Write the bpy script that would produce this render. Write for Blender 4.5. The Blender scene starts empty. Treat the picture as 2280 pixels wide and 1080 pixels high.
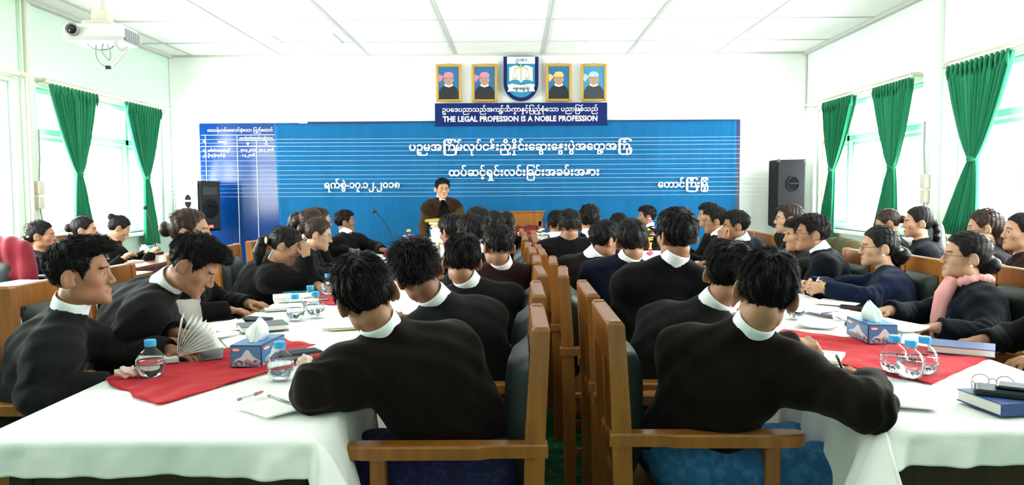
import bpy, math, random
import numpy as np
from mathutils import Vector, Matrix, Euler

# ------------------------------------------------------------------ camera, world, light, exposure
SC = bpy.context.scene
COL = SC.collection
R = math.radians
IW, IH, FPX = 2280.0, 1080.0, 1720.0
CAMZ = 1.40
cam_d = bpy.data.cameras.new('camera')
cam = bpy.data.objects.new('camera', cam_d)
COL.objects.link(cam)
cam_d.sensor_width = 36.0
cam_d.lens = FPX / IW * 36.0
cam_d.clip_start = 0.05
CAMROT = Matrix.Rotation(R(0.333), 3, 'Z') @ Matrix.Rotation(R(90 - 3.66), 3, 'X') @ Matrix.Rotation(R(-0.28), 3, 'Z')
cam.matrix_world = Matrix.Translation((0, 0, CAMZ)) @ CAMROT.to_4x4()
SC.camera = cam
SC.view_settings.view_transform = 'Standard'
SC.view_settings.look = 'None'
SC.view_settings.gamma = 1.0
SC.view_settings.exposure = 1.85
SC.cycles.use_denoising = True
SC.cycles.max_bounces = 8
SC.cycles.diffuse_bounces = 5
SC.cycles.transparent_max_bounces = 12
SC.cycles.transmission_bounces = 8
SC.cycles.glossy_bounces = 3
SC.cycles.sample_clamp_indirect = 8.0
SC.cycles.caustics_reflective = False
SC.cycles.caustics_refractive = False
WORLD = bpy.data.worlds.new('daylight'); SC.world = WORLD
WORLD.use_nodes = True
_bg = WORLD.node_tree.nodes['Background']
_bg.inputs[0].default_value = (0.98, 1.0, 0.97, 1)
_bg.inputs[1].default_value = 9.0

# room dimensions: the camera stands at the origin, +Y looks to the front wall
XL, XR, YB, YF, ZC = -4.575, 3.83, 10.3, -1.6, 3.23
WIN_L = [(7.42, 10.12), (4.2, 7.08), (2.1, 3.9)]       # daylight openings of the left wall (y0, y1)
WIN_R = [(7.36, 10.02), (4.0, 6.84), (2.1, 3.7)]
WZ0, WZ1 = 0.95, 2.44

def portal(x, y0, y1, sgn, n):
    l = bpy.data.lights.new('window_daylight', 'AREA')
    l.shape = 'RECTANGLE'; l.size = (WZ1 - WZ0); l.size_y = (y1 - y0)
    l.cycles.is_portal = True
    o = bpy.data.objects.new('window_daylight', l); COL.objects.link(o)
    o.location = (x, (y0 + y1) / 2, (WZ0 + WZ1) / 2)
    o.rotation_euler = (0, R(-90) * sgn, 0)
for k, (a, b) in enumerate(WIN_L): portal(XL - 0.16, a, b, 1, k)
for k, (a, b) in enumerate(WIN_R): portal(XR + 0.16, a, b, -1, k)

# ------------------------------------------------------------------ helpers
def ray(px, py):
    return CAMROT @ Vector(((px - IW / 2) / FPX, -(py - IH / 2) / FPX, -1.0))
def W(px, py, y):
    d = ray(px, py); t = y / d.y
    return Vector((d.x * t, y, CAMZ + d.z * t))
def WZ(px, py, z):
    d = ray(px, py); t = (z - CAMZ) / d.z
    return Vector((d.x * t, d.y * t, z))
def WX(px, py, x):
    d = ray(px, py); t = x / d.x
    return Vector((x, d.y * t, CAMZ + d.z * t))

def V(*a): return Vector(a)

MATS = {}
def mat(name, col=(0.5, 0.5, 0.5), rough=0.6, spec=0.5, metal=0.0, noise=None, bump=None, sheen=0.0, trans=0.0, ior=1.45, wood=False, coat=0.0, wave=None):
    m = bpy.data.materials.new(name); m.use_nodes = True
    nt = m.node_tree; n = nt.nodes; L = nt.links
    b = n['Principled BSDF']
    b.inputs['Base Color'].default_value = (*col, 1)
    b.inputs['Roughness'].default_value = rough
    b.inputs['Specular IOR Level'].default_value = spec
    b.inputs['Metallic'].default_value = metal
    b.inputs['IOR'].default_value = ior
    if sheen: b.inputs['Sheen Weight'].default_value = sheen
    if trans: b.inputs['Transmission Weight'].default_value = trans
    if coat:
        b.inputs['Coat Weight'].default_value = coat; b.inputs['Coat Roughness'].default_value = 0.12
    if noise or bump or wood or wave:
        tc = n.new('ShaderNodeTexCoord')
    if noise:                        # (scale, other colour, contrast, stretch xyz)
        sc, c2, lo, hi, st = noise
        mp = n.new('ShaderNodeMapping'); mp.inputs['Scale'].default_value = st
        L.new(tc.outputs['Object'], mp.inputs['Vector'])
        t = n.new('ShaderNodeTexNoise'); t.inputs['Scale'].default_value = sc; t.inputs['Detail'].default_value = 5
        L.new(mp.outputs[0], t.inputs['Vector'])
        r = n.new('ShaderNodeValToRGB')
        r.color_ramp.elements[0].position = lo; r.color_ramp.elements[1].position = hi
        r.color_ramp.elements[0].color = (*col, 1); r.color_ramp.elements[1].color = (*c2, 1)
        L.new(t.outputs['Fac'], r.inputs['Fac']); L.new(r.outputs['Color'], b.inputs['Base Color'])
    if bump:                         # (scale, strength, distance, stretch)
        sc, stg, dist, st = bump
        mp = n.new('ShaderNodeMapping'); mp.inputs['Scale'].default_value = st
        L.new(tc.outputs['Object'], mp.inputs['Vector'])
        t = n.new('ShaderNodeTexNoise'); t.inputs['Scale'].default_value = sc; t.inputs['Detail'].default_value = 4
        L.new(mp.outputs[0], t.inputs['Vector'])
        bp = n.new('ShaderNodeBump'); bp.inputs['Strength'].default_value = stg; bp.inputs['Distance'].default_value = dist
        L.new(t.outputs['Fac'], bp.inputs['Height']); L.new(bp.outputs[0], b.inputs['Normal'])
    MATS[name] = m
    return m

class MB:
    """collects vertices, faces and material slots of one mesh"""
    def __init__(s): s.v = []; s.f = []; s.m = []; s.cur = 0
    def add(s, vs, fs):
        o = len(s.v); s.v += [tuple(v) for v in vs]
        for f in fs: s.f.append(tuple(i + o for i in f)); s.m.append(s.cur)
    def box(s, c, size, bev=0.0, M=None):
        hx, hy, hz = size[0] / 2, size[1] / 2, size[2] / 2
        b = min(bev, hx * .95, hy * .95, hz * .95)
        c = Vector(c); M = M or Matrix.Identity(3)
        if b <= 0:
            vs = [c + M @ Vector((x * hx, y * hy, z * hz)) for x in (-1, 1) for y in (-1, 1) for z in (-1, 1)]
            s.add(vs, [(0, 1, 3, 2), (4, 6, 7, 5), (0, 4, 5, 1), (2, 3, 7, 6), (0, 2, 6, 4), (1, 5, 7, 3)])
            return
        vs = []; idx = {}
        for x in (-1, 1):
            for y in (-1, 1):
                for z in (-1, 1):
                    for ax in range(3):
                        p = [x * (hx - b), y * (hy - b), z * (hz - b)]
                        p[ax] = (x, y, z)[ax] * (hx, hy, hz)[ax]
                        idx[(x, y, z, ax)] = len(vs); vs.append(c + M @ Vector(p))
        fs = []
        for ax in range(3):
            u, w = (ax + 1) % 3, (ax + 2) % 3
            for sg in (-1, 1):
                q = []
                for a, d in ((-1, -1), (1, -1), (1, 1), (-1, 1)):
                    k = [0, 0, 0]; k[ax] = sg; k[u] = a; k[w] = d; q.append(idx[(*k, ax)])
                fs.append(tuple(q if sg > 0 else q[::-1]))
            for a in (-1, 1):
                for d in (-1, 1):
                    k0 = [0, 0, 0]; k1 = [0, 0, 0]; k0[ax] = -1; k1[ax] = 1
                    for k in (k0, k1): k[u] = a; k[w] = d
                    q = [idx[(*k0, u)], idx[(*k1, u)], idx[(*k1, w)], idx[(*k0, w)]]
                    fs.append(tuple(q if a * d > 0 else q[::-1]))
        for x in (-1, 1):
            for y in (-1, 1):
                for z in (-1, 1):
                    q = [idx[(x, y, z, 0)], idx[(x, y, z, 1)], idx[(x, y, z, 2)]]
                    fs.append(tuple(q if x * y * z > 0 else q[::-1]))
        s.add(vs, fs)
    def tube(s, pts, rad, n=8, caps=True):
        pts = [Vector(p) for p in pts]; k = len(pts)
        rr = rad if hasattr(rad, '__len__') else [rad] * k
        vs = []; ref = None
        for i, p in enumerate(pts):
            t = (pts[min(i + 1, k - 1)] - pts[max(i - 1, 0)]).normalized()
            if ref is None:
                ref = t.cross(Vector((0, 0, 1)))
                if ref.length < 1e-3: ref = t.cross(Vector((0, 1, 0)))
            ref = (ref - t * ref.dot(t)).normalized(); b = t.cross(ref)
            for j in range(n):
                a = 2 * math.pi * j / n
                vs.append(p + (ref * math.cos(a) + b * math.sin(a)) * rr[i])
        fs = []
        for i in range(k - 1):
            for j in range(n):
                j2 = (j + 1) % n
                fs.append((i * n + j, i * n + j2, (i + 1) * n + j2, (i + 1) * n + j))
        if caps: fs += [tuple(range(n))[::-1], tuple(range((k - 1) * n, k * n))]
        s.add(vs, fs)
    def lathe(s, prof, n=20, c=(0, 0, 0), M=None, caps=True):
        c = Vector(c); M = M or Matrix.Identity(3)
        vs = []; k = len(prof)
        for r, z in prof:
            for j in range(n):
                a = 2 * math.pi * j / n
                vs.append(c + M @ Vector((r * math.cos(a), r * math.sin(a), z)))
        fs = []
        for i in range(k - 1):
            for j in range(n):
                j2 = (j + 1) % n
                fs.append((i * n + j, i * n + j2, (i + 1) * n + j2, (i + 1) * n + j))
        if caps: fs += [tuple(range(n))[::-1], tuple(range((k - 1) * n, k * n))]
        s.add(vs, fs)
    def prism(s, pts, z0, z1, M=None, c=(0, 0, 0)):
        """outline pts (x, y), counter-clockwise, extruded from z0 to z1"""
        c = Vector(c); M = M or Matrix.Identity(3); n = len(pts)
        vs = [c + M @ Vector((x, y, z0)) for x, y in pts] + [c + M @ Vector((x, y, z1)) for x, y in pts]
        fs = [tuple(range(n))[::-1], tuple(range(n, 2 * n))]
        fs += [(i, (i + 1) % n, n + (i + 1) % n, n + i) for i in range(n)]
        s.add(vs, fs)
    def grid(s, P):
        """P[i][j] points -> quads"""
        n, m = len(P), len(P[0])
        s.add([p for r in P for p in r], [(i * m + j, i * m + j + 1, (i + 1) * m + j + 1, (i + 1) * m + j) for i in range(n - 1) for j in range(m - 1)])
    def ball(s, c, r, n=12, M=None):
        r = r if hasattr(r, '__len__') else (r, r, r)
        c = Vector(c); M = M or Matrix.Identity(3); vs = []; h = n // 2
        for i in range(h + 1):
            t = math.pi * i / h
            for j in range(n):
                a = 2 * math.pi * j / n
                vs.append(c + M @ Vector((r[0] * math.sin(t) * math.cos(a), r[1] * math.sin(t) * math.sin(a), -r[2] * math.cos(t))))
        s.add(vs, [(i * n + j, i * n + (j + 1) % n, (i + 1) * n + (j + 1) % n, (i + 1) * n + j) for i in range(h) for j in range(n)])
    def mesh(s, name, smooth=False):
        me = bpy.data.meshes.new(name); me.from_pydata(s.v, [], s.f)
        if smooth: me.polygons.foreach_set('use_smooth', [True] * len(s.f))
        if any(s.m): me.polygons.foreach_set('material_index', s.m)
        me.update()
        return me
    def build(s, name, m, parent=None, loc=(0, 0, 0), rz=0.0, smooth=False):
        return link(name, s.mesh(name, smooth), m, parent, loc, rz)

def link(name, me, m, parent=None, loc=(0, 0, 0), rz=0.0):
    for q in (m if isinstance(m, (list, tuple)) else [m]):
        if q is not None: me.materials.append(MATS[q] if isinstance(q, str) else q)
    o = bpy.data.objects.new(name, me); COL.objects.link(o)
    o.location = loc; o.rotation_euler = (0, 0, rz)
    if parent: o.parent = parent
    return o
def tag(o, label, cat, group=None, kind=None):
    o['label'] = label; o['category'] = cat
    if group: o['group'] = group
    if kind: o['kind'] = kind
    return o
def empty(name, loc=(0, 0, 0), rz=0.0):
    o = bpy.data.objects.new(name, None); COL.objects.link(o); o.empty_display_size = 0.1
    o.location = loc; o.rotation_euler = (0, 0, rz)
    return o
def struct(o):
    o['kind'] = 'structure'; return o
def copy_tree(o, parent=None):
    c = o.copy(); COL.objects.link(c)
    if parent: c.parent = parent
    for ch in [q for q in o.children]: copy_tree(ch, c)
    return c
def smooth_line(P, n=6):
    P = [Vector(p) for p in P]; Q = [P[0]] + P + [P[-1]]; out = []
    for i in range(1, len(Q) - 2):
        a, b, c, d = Q[i - 1], Q[i], Q[i + 1], Q[i + 2]
        for k in range(n):
            t = k / n; out.append(.5 * ((2 * b) + (c - a) * t + (2 * a - 5 * b + 4 * c - d) * t * t + (3 * b - a - 3 * c + d) * t ** 3))
    return out + [P[-1]]
def rot_z(a): return Matrix.Rotation(a, 3, 'Z')
# ------------------------------------------------------------------ materials
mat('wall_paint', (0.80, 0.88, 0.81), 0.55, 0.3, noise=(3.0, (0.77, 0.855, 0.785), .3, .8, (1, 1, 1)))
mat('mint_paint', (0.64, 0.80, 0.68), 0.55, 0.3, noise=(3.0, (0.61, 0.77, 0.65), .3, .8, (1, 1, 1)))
mat('recess_black', (0.008, 0.008, 0.009), 0.95, 0.0)
mat('wall_white', (0.90, 0.92, 0.90), 0.6, 0.3)
mat('ceiling_board', (0.92, 0.92, 0.89), 0.7, 0.3, noise=(1.2, (0.88, 0.89, 0.84), .4, .8, (1, 1, 1)))
mat('batten', (0.52, 0.53, 0.50), 0.6)
mat('window_frame', (0.62, 0.66, 0.67), 0.5)
mat('window_wood', (0.55, 0.33, 0.22), 0.5)
mat('white_metal', (0.70, 0.71, 0.69), 0.4)
mat('cream_plastic', (0.60, 0.58, 0.47), 0.4)
mat('grey_plastic', (0.30, 0.31, 0.32), 0.4)
mat('dark_plastic', (0.02, 0.02, 0.022), 0.4)
mat('speaker_vinyl', (0.010, 0.011, 0.013), 0.7, 0.15, bump=(260, .3, .002, (1, 1, 1)))
mat('speaker_mesh', (0.007, 0.008, 0.009), 0.6, bump=(500, .6, .002, (1, 1, 1)))
mat('glare_vinyl', (0.75, 0.77, 0.74), 0.5)  # window glare on a black cabinet side, put into the colour
mat('label_red', (0.75, 0.05, 0.03), 0.4)
mat('curtain', (0.009, 0.21, 0.095), 0.75, 0.2, noise=(14, (0.007, 0.175, 0.078), .35, .7, (1, 1, .2)), bump=(60, .15, .004, (1, 1, .1)), sheen=0.25)
mat('backdrop_cloth', (0.010, 0.120, 0.290), 0.85, 0.1, noise=(5, (0.008, 0.105, 0.262), .35, .75, (1.5, 1, .25)), bump=(3.5, .35, .03, (3, 1, .25)))
mat('board_blue', (0.004, 0.045, 0.22), 0.14, 0.5, noise=(2.5, (0.003, 0.040, 0.20), .3, .8, (1, 1, .3)))
mat('board_dark', (0.006, 0.022, 0.13), 0.35)
mat('sign_blue', (0.006, 0.016, 0.105), 0.6, 0.15)
mat('print_white', (0.92, 0.93, 0.95), 0.6)
mat('sky_print', (0.02, 0.19, 0.33), 0.45)
mat('gold_frame', (0.50, 0.29, 0.04), 0.35, 0.6, bump=(120, .6, .004, (1, 1, 1)))
mat('gold', (0.80, 0.52, 0.10), 0.3, 0.6, metal=0.4)
mat('portrait_blue', (0.02, 0.13, 0.30), 0.4)
mat('portrait_sky', (0.06, 0.24, 0.42), 0.4)
mat('portrait_coat', (0.010, 0.012, 0.014), 0.5)
mat('portrait_grey', (0.03, 0.04, 0.045), 0.5)
mat('portrait_skin', (0.42, 0.24, 0.16), 0.5)
mat('portrait_shade', (0.28, 0.15, 0.10), 0.5)
mat('portrait_pink', (0.56, 0.20, 0.34), 0.5)
mat('portrait_cream', (0.62, 0.46, 0.16), 0.5)
mat('portrait_pale', (0.36, 0.50, 0.60), 0.5)
mat('print_olive', (0.42, 0.40, 0.16), 0.5)
mat('print_dark', (0.02, 0.03, 0.06), 0.5)
def wood(name, a, b, rough=0.32):
    m = mat(name, a, rough, 0.5, noise=(9, b, .3, .72, (3.0, 3.0, .5)), coat=0.25)
    return m
wood('chair_wood', (0.33, 0.125, 0.020), (0.22, 0.072, 0.011))
wood('table_wood', (0.30, 0.105, 0.035), (0.20, 0.06, 0.02), 0.25)
wood('dark_wood', (0.055, 0.026, 0.016), (0.035, 0.016, 0.010), 0.3)
mat('leather', (0.008, 0.014, 0.014), 0.42, 0.5, bump=(90, .2, .003, (1, 1, 1)))
mat('maroon', (0.16, 0.008, 0.014), 0.6, sheen=.2)
mat('tablecloth', (0.88, 0.90, 0.89), 0.75, 0.2, bump=(9, .25, .012, (1, 1, 1)), sheen=.1)
mat('red_cloth', (0.54, 0.007, 0.020), 0.9, 0.1, noise=(30, (0.46, 0.006, 0.016), .35, .7, (1, 1, 1)), bump=(7, .5, .012, (1, 2.5, 1)), sheen=.1)
mat('carpet', (0.012, 0.10, 0.045), 0.9, 0.1, noise=(14, (0.10, 0.16, 0.07), .52, .60, (1, 1, 1)))
SKINS = []
for i, c in enumerate([(0.33, 0.158, 0.088), (0.40, 0.21, 0.125), (0.27, 0.125, 0.07), (0.50, 0.285, 0.18), (0.24, 0.105, 0.058)]):
    m = mat('skin%d' % i, c, 0.5, 0.35, noise=(16, tuple(x * .88 for x in c), .35, .7, (1, 1, 1)))
    b = m.node_tree.nodes['Principled BSDF']
    b.inputs['Subsurface Weight'].default_value = 0.08
    b.inputs['Subsurface Radius'].default_value = (0.012, 0.005, 0.003)
    SKINS.append('skin%d' % i)
mat('lips', (0.30, 0.13, 0.095), 0.45)
mat('eye_white', (0.42, 0.40, 0.37), 0.25)
mat('eye_dark', (0.012, 0.008, 0.006), 0.2)
mat('hair_black', (0.006, 0.005, 0.005), 0.50, 0.20, bump=(130, .7, .003, (1, 1, .25)))
mat('hair_brown', (0.026, 0.012, 0.008), 0.42, 0.3, bump=(130, .7, .003, (1, 1, .25)))
mat('hair_grey', (0.013, 0.012, 0.012), 0.5, 0.2, bump=(130, .7, .003, (1, 1, .25)))
for nm, c in (('black', (0.010, 0.010, 0.011)), ('brownblack', (0.020, 0.013, 0.012)), ('charcoal', (0.022, 0.023, 0.024)), ('navy', (0.010, 0.014, 0.040)),
              ('deepnavy', (0.007, 0.010, 0.022)), ('bluenavy', (0.010, 0.020, 0.070)), ('brown', (0.060, 0.030, 0.015)), ('tan', (0.150, 0.085, 0.040)), ('maroonbrown', (0.055, 0.022, 0.020))):
    c = tuple(x * (.36 if nm != 'charcoal' else .42) for x in c); mat('coat_' + nm, c, 0.9, 0.08, noise=(160, tuple(x * 1.35 for x in c), .4, .7, (1, 1, 1)), bump=(16, .35, .010, (1, 1, .6)), sheen=.05)
mat('shirt_white', (0.82, 0.86, 0.90), 0.7, 0.2)
mat('longyi_navy', (0.012, 0.014, 0.045), 0.8, 0.2, noise=(60, (0.02, 0.02, 0.10), .5, .6, (1, 1, 1)))
mat('longyi_blue', (0.020, 0.085, 0.20), 0.8, 0.2, noise=(40, (0.03, 0.13, 0.28), .45, .6, (1, 1, 1)))
mat('longyi_dark', (0.012, 0.012, 0.014), 0.8, 0.2)
mat('pink_cloth', (0.72, 0.33, 0.33), 0.85, 0.1, sheen=.2, bump=(26, .9, .02, (1, 1, .35)))
mat('lilac_cloth', (0.62, 0.45, 0.60), 0.8, 0.2)
mat('magenta_cloth', (0.60, 0.05, 0.30), 0.8, 0.2)
mat('crimson_cloth', (0.17, 0.010, 0.022), 0.85, 0.2, sheen=.2, bump=(25, .5, .01, (1, 1, 1)))
mat('olive_cloth', (0.075, 0.070, 0.035), 0.9, 0.2, bump=(25, .5, .01, (1, 1, 1)))
mat('khaki_cloth', (0.20, 0.18, 0.10), 0.9, 0.2, bump=(25, .5, .01, (1, 1, 1)))
mat('grey_leather', (0.30, 0.27, 0.24), 0.45)
mat('brown_leather', (0.10, 0.045, 0.02), 0.45)
mat('steel', (0.45, 0.45, 0.46), 0.3, metal=0.9)
mat('glasses_metal', (0.10, 0.08, 0.07), 0.3, metal=0.6)
mat('paper', (0.90, 0.90, 0.88), 0.8, 0.2)
mat('page_edge', (0.80, 0.80, 0.74), 0.8, 0.2)
mat('cream_paper', (0.86, 0.80, 0.55), 0.8, 0.2)
mat('book_grey', (0.10, 0.115, 0.135), 0.5)
mat('book_navy', (0.020, 0.035, 0.11), 0.5)
mat('book_blue', (0.025, 0.06, 0.22), 0.5)
mat('phone_black', (0.010, 0.012, 0.016), 0.15)
mat('phone_screen', (0.01, 0.03, 0.05), 0.5, 0.15)
mat('case_blue', (0.02, 0.035, 0.14), 0.35)
mat('tissue', (0.88, 0.90, 0.90), 0.9, 0.1)
mat('tissue_pink', (0.85, 0.62, 0.58), 0.9, 0.1)
mat('tissue_mint', (0.70, 0.86, 0.84), 0.9, 0.1)
mat('box_navy', (0.02, 0.03, 0.14), 0.4)
mat('box_sky', (0.08, 0.26, 0.55), 0.4)
mat('box_snow', (0.78, 0.82, 0.90), 0.4)
mat('box_rock', (0.17, 0.15, 0.25), 0.4, noise=(90, (0.55, 0.50, 0.60), .48, .6, (1, 1, 1)))
mat('cap_blue', (0.04, 0.34, 0.68), 0.4)
mat('cap_pale', (0.20, 0.55, 0.82), 0.4)
mat('pen_orange', (0.85, 0.14, 0.03), 0.4)
mat('pen_green', (0.10, 0.32, 0.06), 0.4)
mat('teal_folder', (0.02, 0.28, 0.33), 0.35)
mat('purple_cloth', (0.28, 0.12, 0.62), 0.8)
mat('petal_white', (0.85, 0.82, 0.80), 0.8)
mat('petal_red', (0.45, 0.01, 0.03), 0.8)
mat('petal_yellow', (0.85, 0.55, 0.05), 0.8)
mat('petal_pink', (0.80, 0.15, 0.35), 0.8)
mat('leaf_green', (0.03, 0.14, 0.03), 0.7)
mat('bag_grey', (0.10, 0.11, 0.13), 0.6)
mat('bag_check', (0.55, 0.50, 0.38), 0.6, noise=(30, (0.20, 0.10, 0.05), .5, .55, (1, 1, 1)))
mat('bangle', (0.75, 0.45, 0.06), 0.3, metal=0.5)
mat('string', (0.80, 0.86, 0.92), 0.6)

def glass_mat(name, tint, glossy, rough=0.02):
    """a clear pane or bottle wall: lets light through, mirrors more at grazing angles"""
    m = bpy.data.materials.new(name); m.use_nodes = True; nt = m.node_tree; nt.nodes.clear()
    out = nt.nodes.new('ShaderNodeOutputMaterial'); mx = nt.nodes.new('ShaderNodeMixShader')
    tr = nt.nodes.new('ShaderNodeBsdfTransparent'); tr.inputs[0].default_value = (*tint, 1)
    gl = nt.nodes.new('ShaderNodeBsdfGlossy'); gl.inputs['Roughness'].default_value = rough
    lw = nt.nodes.new('ShaderNodeLayerWeight'); lw.inputs[0].default_value = 0.5
    pw = nt.nodes.new('ShaderNodeMath'); pw.operation = 'POWER'; pw.inputs[1].default_value = 4.0; nt.links.new(lw.outputs['Facing'], pw.inputs[0])
    fr = nt.nodes.new('ShaderNodeMath'); fr.operation = 'MULTIPLY_ADD'; fr.inputs[1].default_value = glossy; fr.inputs[2].default_value = .03; nt.links.new(pw.outputs[0], fr.inputs[0])
    nt.links.new(fr.outputs[0], mx.inputs[0]); nt.links.new(tr.outputs[0], mx.inputs[1]); nt.links.new(gl.outputs[0], mx.inputs[2])
    nt.links.new(mx.outputs[0], out.inputs[0]); MATS[name] = m
glass_mat('window_glass', (0.98, 1.0, 0.99), .5)
glass_mat('bottle_plastic', (0.96, 0.98, 0.99), .75, 0.05)
mat('water', (0.93, 0.96, 0.98), 0.02, 0.5, trans=1.0, ior=1.33)
glass_mat('lens_glass', (0.95, 0.95, 0.95), .5)
# ------------------------------------------------------------------ people: one continuous surface per body, grown from a distance field
class Field:
    def __init__(s, lo, hi, h):
        s.h = h; s.lo = np.array(lo, np.float32)
        s.n = np.maximum(np.ceil((np.array(hi) - np.array(lo)) / h).astype(int) + 1, 3)
        s.ax = [s.lo[i] + h * np.arange(s.n[i], dtype=np.float32) for i in range(3)]
        s.d = np.full(s.n, 0.5, np.float32)
    def win(s, lo, hi):
        sl = []
        for i in range(3):
            a = int(np.clip(math.floor((lo[i] - s.lo[i]) / s.h), 0, s.n[i]))
            b = int(np.clip(math.ceil((hi[i] - s.lo[i]) / s.h) + 1, 0, s.n[i]))
            sl.append(slice(a, b))
        g = (s.ax[0][sl[0]][:, None, None], s.ax[1][sl[1]][None, :, None], s.ax[2][sl[2]][None, None, :])
        return tuple(sl), g
    def put(s, sl, v, k, sub=False):
        d = s.d[sl]
        if d.size == 0: return
        if sub:
            if k > 0:
                t = np.clip(0.5 - 0.5 * (d + v) / k, 0, 1); s.d[sl] = d * (1 - t) - v * t + k * t * (1 - t)
            else: s.d[sl] = np.maximum(d, -v)
        else:
            if k > 0:
                t = np.clip(0.5 + 0.5 * (v - d) / k, 0, 1); s.d[sl] = v * (1 - t) + d * t - k * t * (1 - t)
            else: s.d[sl] = np.minimum(d, v)
    def cap(s, a, b, ra, rb=None, k=0.0, sub=False):
        rb = ra if rb is None else rb
        a = np.array(a, np.float32); b = np.array(b, np.float32); m = max(ra, rb) + k + 3 * s.h
        sl, (x, y, z) = s.win(np.minimum(a, b) - m, np.maximum(a, b) + m)
        e = b - a; L2 = float(e @ e) + 1e-9
        px, py, pz = x - a[0], y - a[1], z - a[2]
        t = np.clip((px * e[0] + py * e[1] + pz * e[2]) / L2, 0, 1)
        v = np.sqrt((px - t * e[0]) ** 2 + (py - t * e[1]) ** 2 + (pz - t * e[2]) ** 2) - (ra + (rb - ra) * t)
        s.put(sl, v, k, sub)
    def ell(s, c, r, M=None, k=0.0, sub=False):
        c = np.array(c, np.float32); m = max(r) + k + 3 * s.h
        sl, (x, y, z) = s.win(c - m, c + m)
        x, y, z = x - c[0], y - c[1], z - c[2]
        if M is not None:
            A = np.array(M, np.float32).T
            x, y, z = (A[0, 0] * x + A[0, 1] * y + A[0, 2] * z, A[1, 0] * x + A[1, 1] * y + A[1, 2] * z, A[2, 0] * x + A[2, 1] * y + A[2, 2] * z)
        k0 = np.sqrt((x / r[0]) ** 2 + (y / r[1]) ** 2 + (z / r[2]) ** 2)
        k1 = np.sqrt((x / r[0] ** 2) ** 2 + (y / r[1] ** 2) ** 2 + (z / r[2] ** 2) ** 2) + 1e-9
        s.put(sl, k0 * (k0 - 1) / k1, k, sub)
    def full(s):
        return s.ax[0][:, None, None], s.ax[1][None, :, None], s.ax[2][None, None, :]
    def nets(s):
        d = s.d; h = s.h; S = d < 0
        n0, n1, n2 = d.shape
        cnt = np.zeros((n0 - 1, n1 - 1, n2 - 1), np.int8)
        for i in (0, 1):
            for j in (0, 1):
                for k in (0, 1): cnt += S[i:n0 - 1 + i, j:n1 - 1 + j, k:n2 - 1 + k]
        act = (cnt > 0) & (cnt < 8)
        I = np.argwhere(act)
        ids = np.full(act.shape, -1, np.int32); ids[act] = np.arange(len(I))
        co = [(i, j, k) for i in (0, 1) for j in (0, 1) for k in (0, 1)]
        val = {c: d[I[:, 0] + c[0], I[:, 1] + c[1], I[:, 2] + c[2]] for c in co}
        acc = np.zeros((len(I), 3), np.float32); num = np.zeros(len(I), np.float32)
        for c in co:
            for a in range(3):
                if c[a] == 0:
                    e = list(c); e[a] = 1; e = tuple(e)
                    va, vb = val[c], val[e]; m = (va < 0) != (vb < 0)
                    t = np.where(m, va / np.where(m, va - vb, 1), 0)
                    p = np.array(c, np.float32)[None, :].repeat(len(I), 0); p[:, a] += t
                    acc += np.where(m[:, None], p, 0); num += m
        vs = s.lo + (I + acc / np.maximum(num, 1)[:, None]) * h
        quads = []
        for a in range(3):
            u, w = (a + 1) % 3, (a + 2) % 3
            A = [slice(None)] * 3; B = [slice(None)] * 3
            A[a] = slice(0, -1); B[a] = slice(1, None)
            X = np.argwhere(S[tuple(A)] != S[tuple(B)])
            X = X[(X[:, u] > 0) & (X[:, w] > 0) & (X[:, u] < d.shape[u] - 1) & (X[:, w] < d.shape[w] - 1)]
            if not len(X): continue
            q = []
            for du, dw in ((-1, -1), (0, -1), (0, 0), (-1, 0)):
                Y = X.copy(); Y[:, u] += du; Y[:, w] += dw; q.append(ids[Y[:, 0], Y[:, 1], Y[:, 2]])
            q = np.stack(q, 1)
            fl = S[X[:, 0], X[:, 1], X[:, 2]]
            q[~fl] = q[~fl][:, ::-1]
            quads.append(q)
        q = np.concatenate(quads)
        return vs, q[(q >= 0).all(1)]

def np_mesh(name, vs, quads, mi=None):
    me = bpy.data.meshes.new(name)
    me.vertices.add(len(vs)); me.vertices.foreach_set('co', np.ascontiguousarray(vs, np.float32).ravel())
    me.loops.add(quads.size); me.loops.foreach_set('vertex_index', np.ascontiguousarray(quads, np.int32).ravel())
    me.polygons.add(len(quads)); me.polygons.foreach_set('loop_start', np.arange(0, quads.size, 4, dtype=np.int32))
    me.polygons.foreach_set('use_smooth', np.ones(len(quads), bool))
    if mi is not None: me.polygons.foreach_set('material_index', mi.astype(np.int32))
    me.update(calc_edges=True); me.validate()
    return me

def A3(v): return np.array(v, np.float64)
def unit(v):
    v = A3(v); return v / (np.linalg.norm(v) + 1e-12)
def facing(phi):
    """phi 0 looks away from the camera (+Y), 90 looks left (-X)"""
    return A3((-math.sin(R(phi)), math.cos(R(phi)), 0.0))

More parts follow.
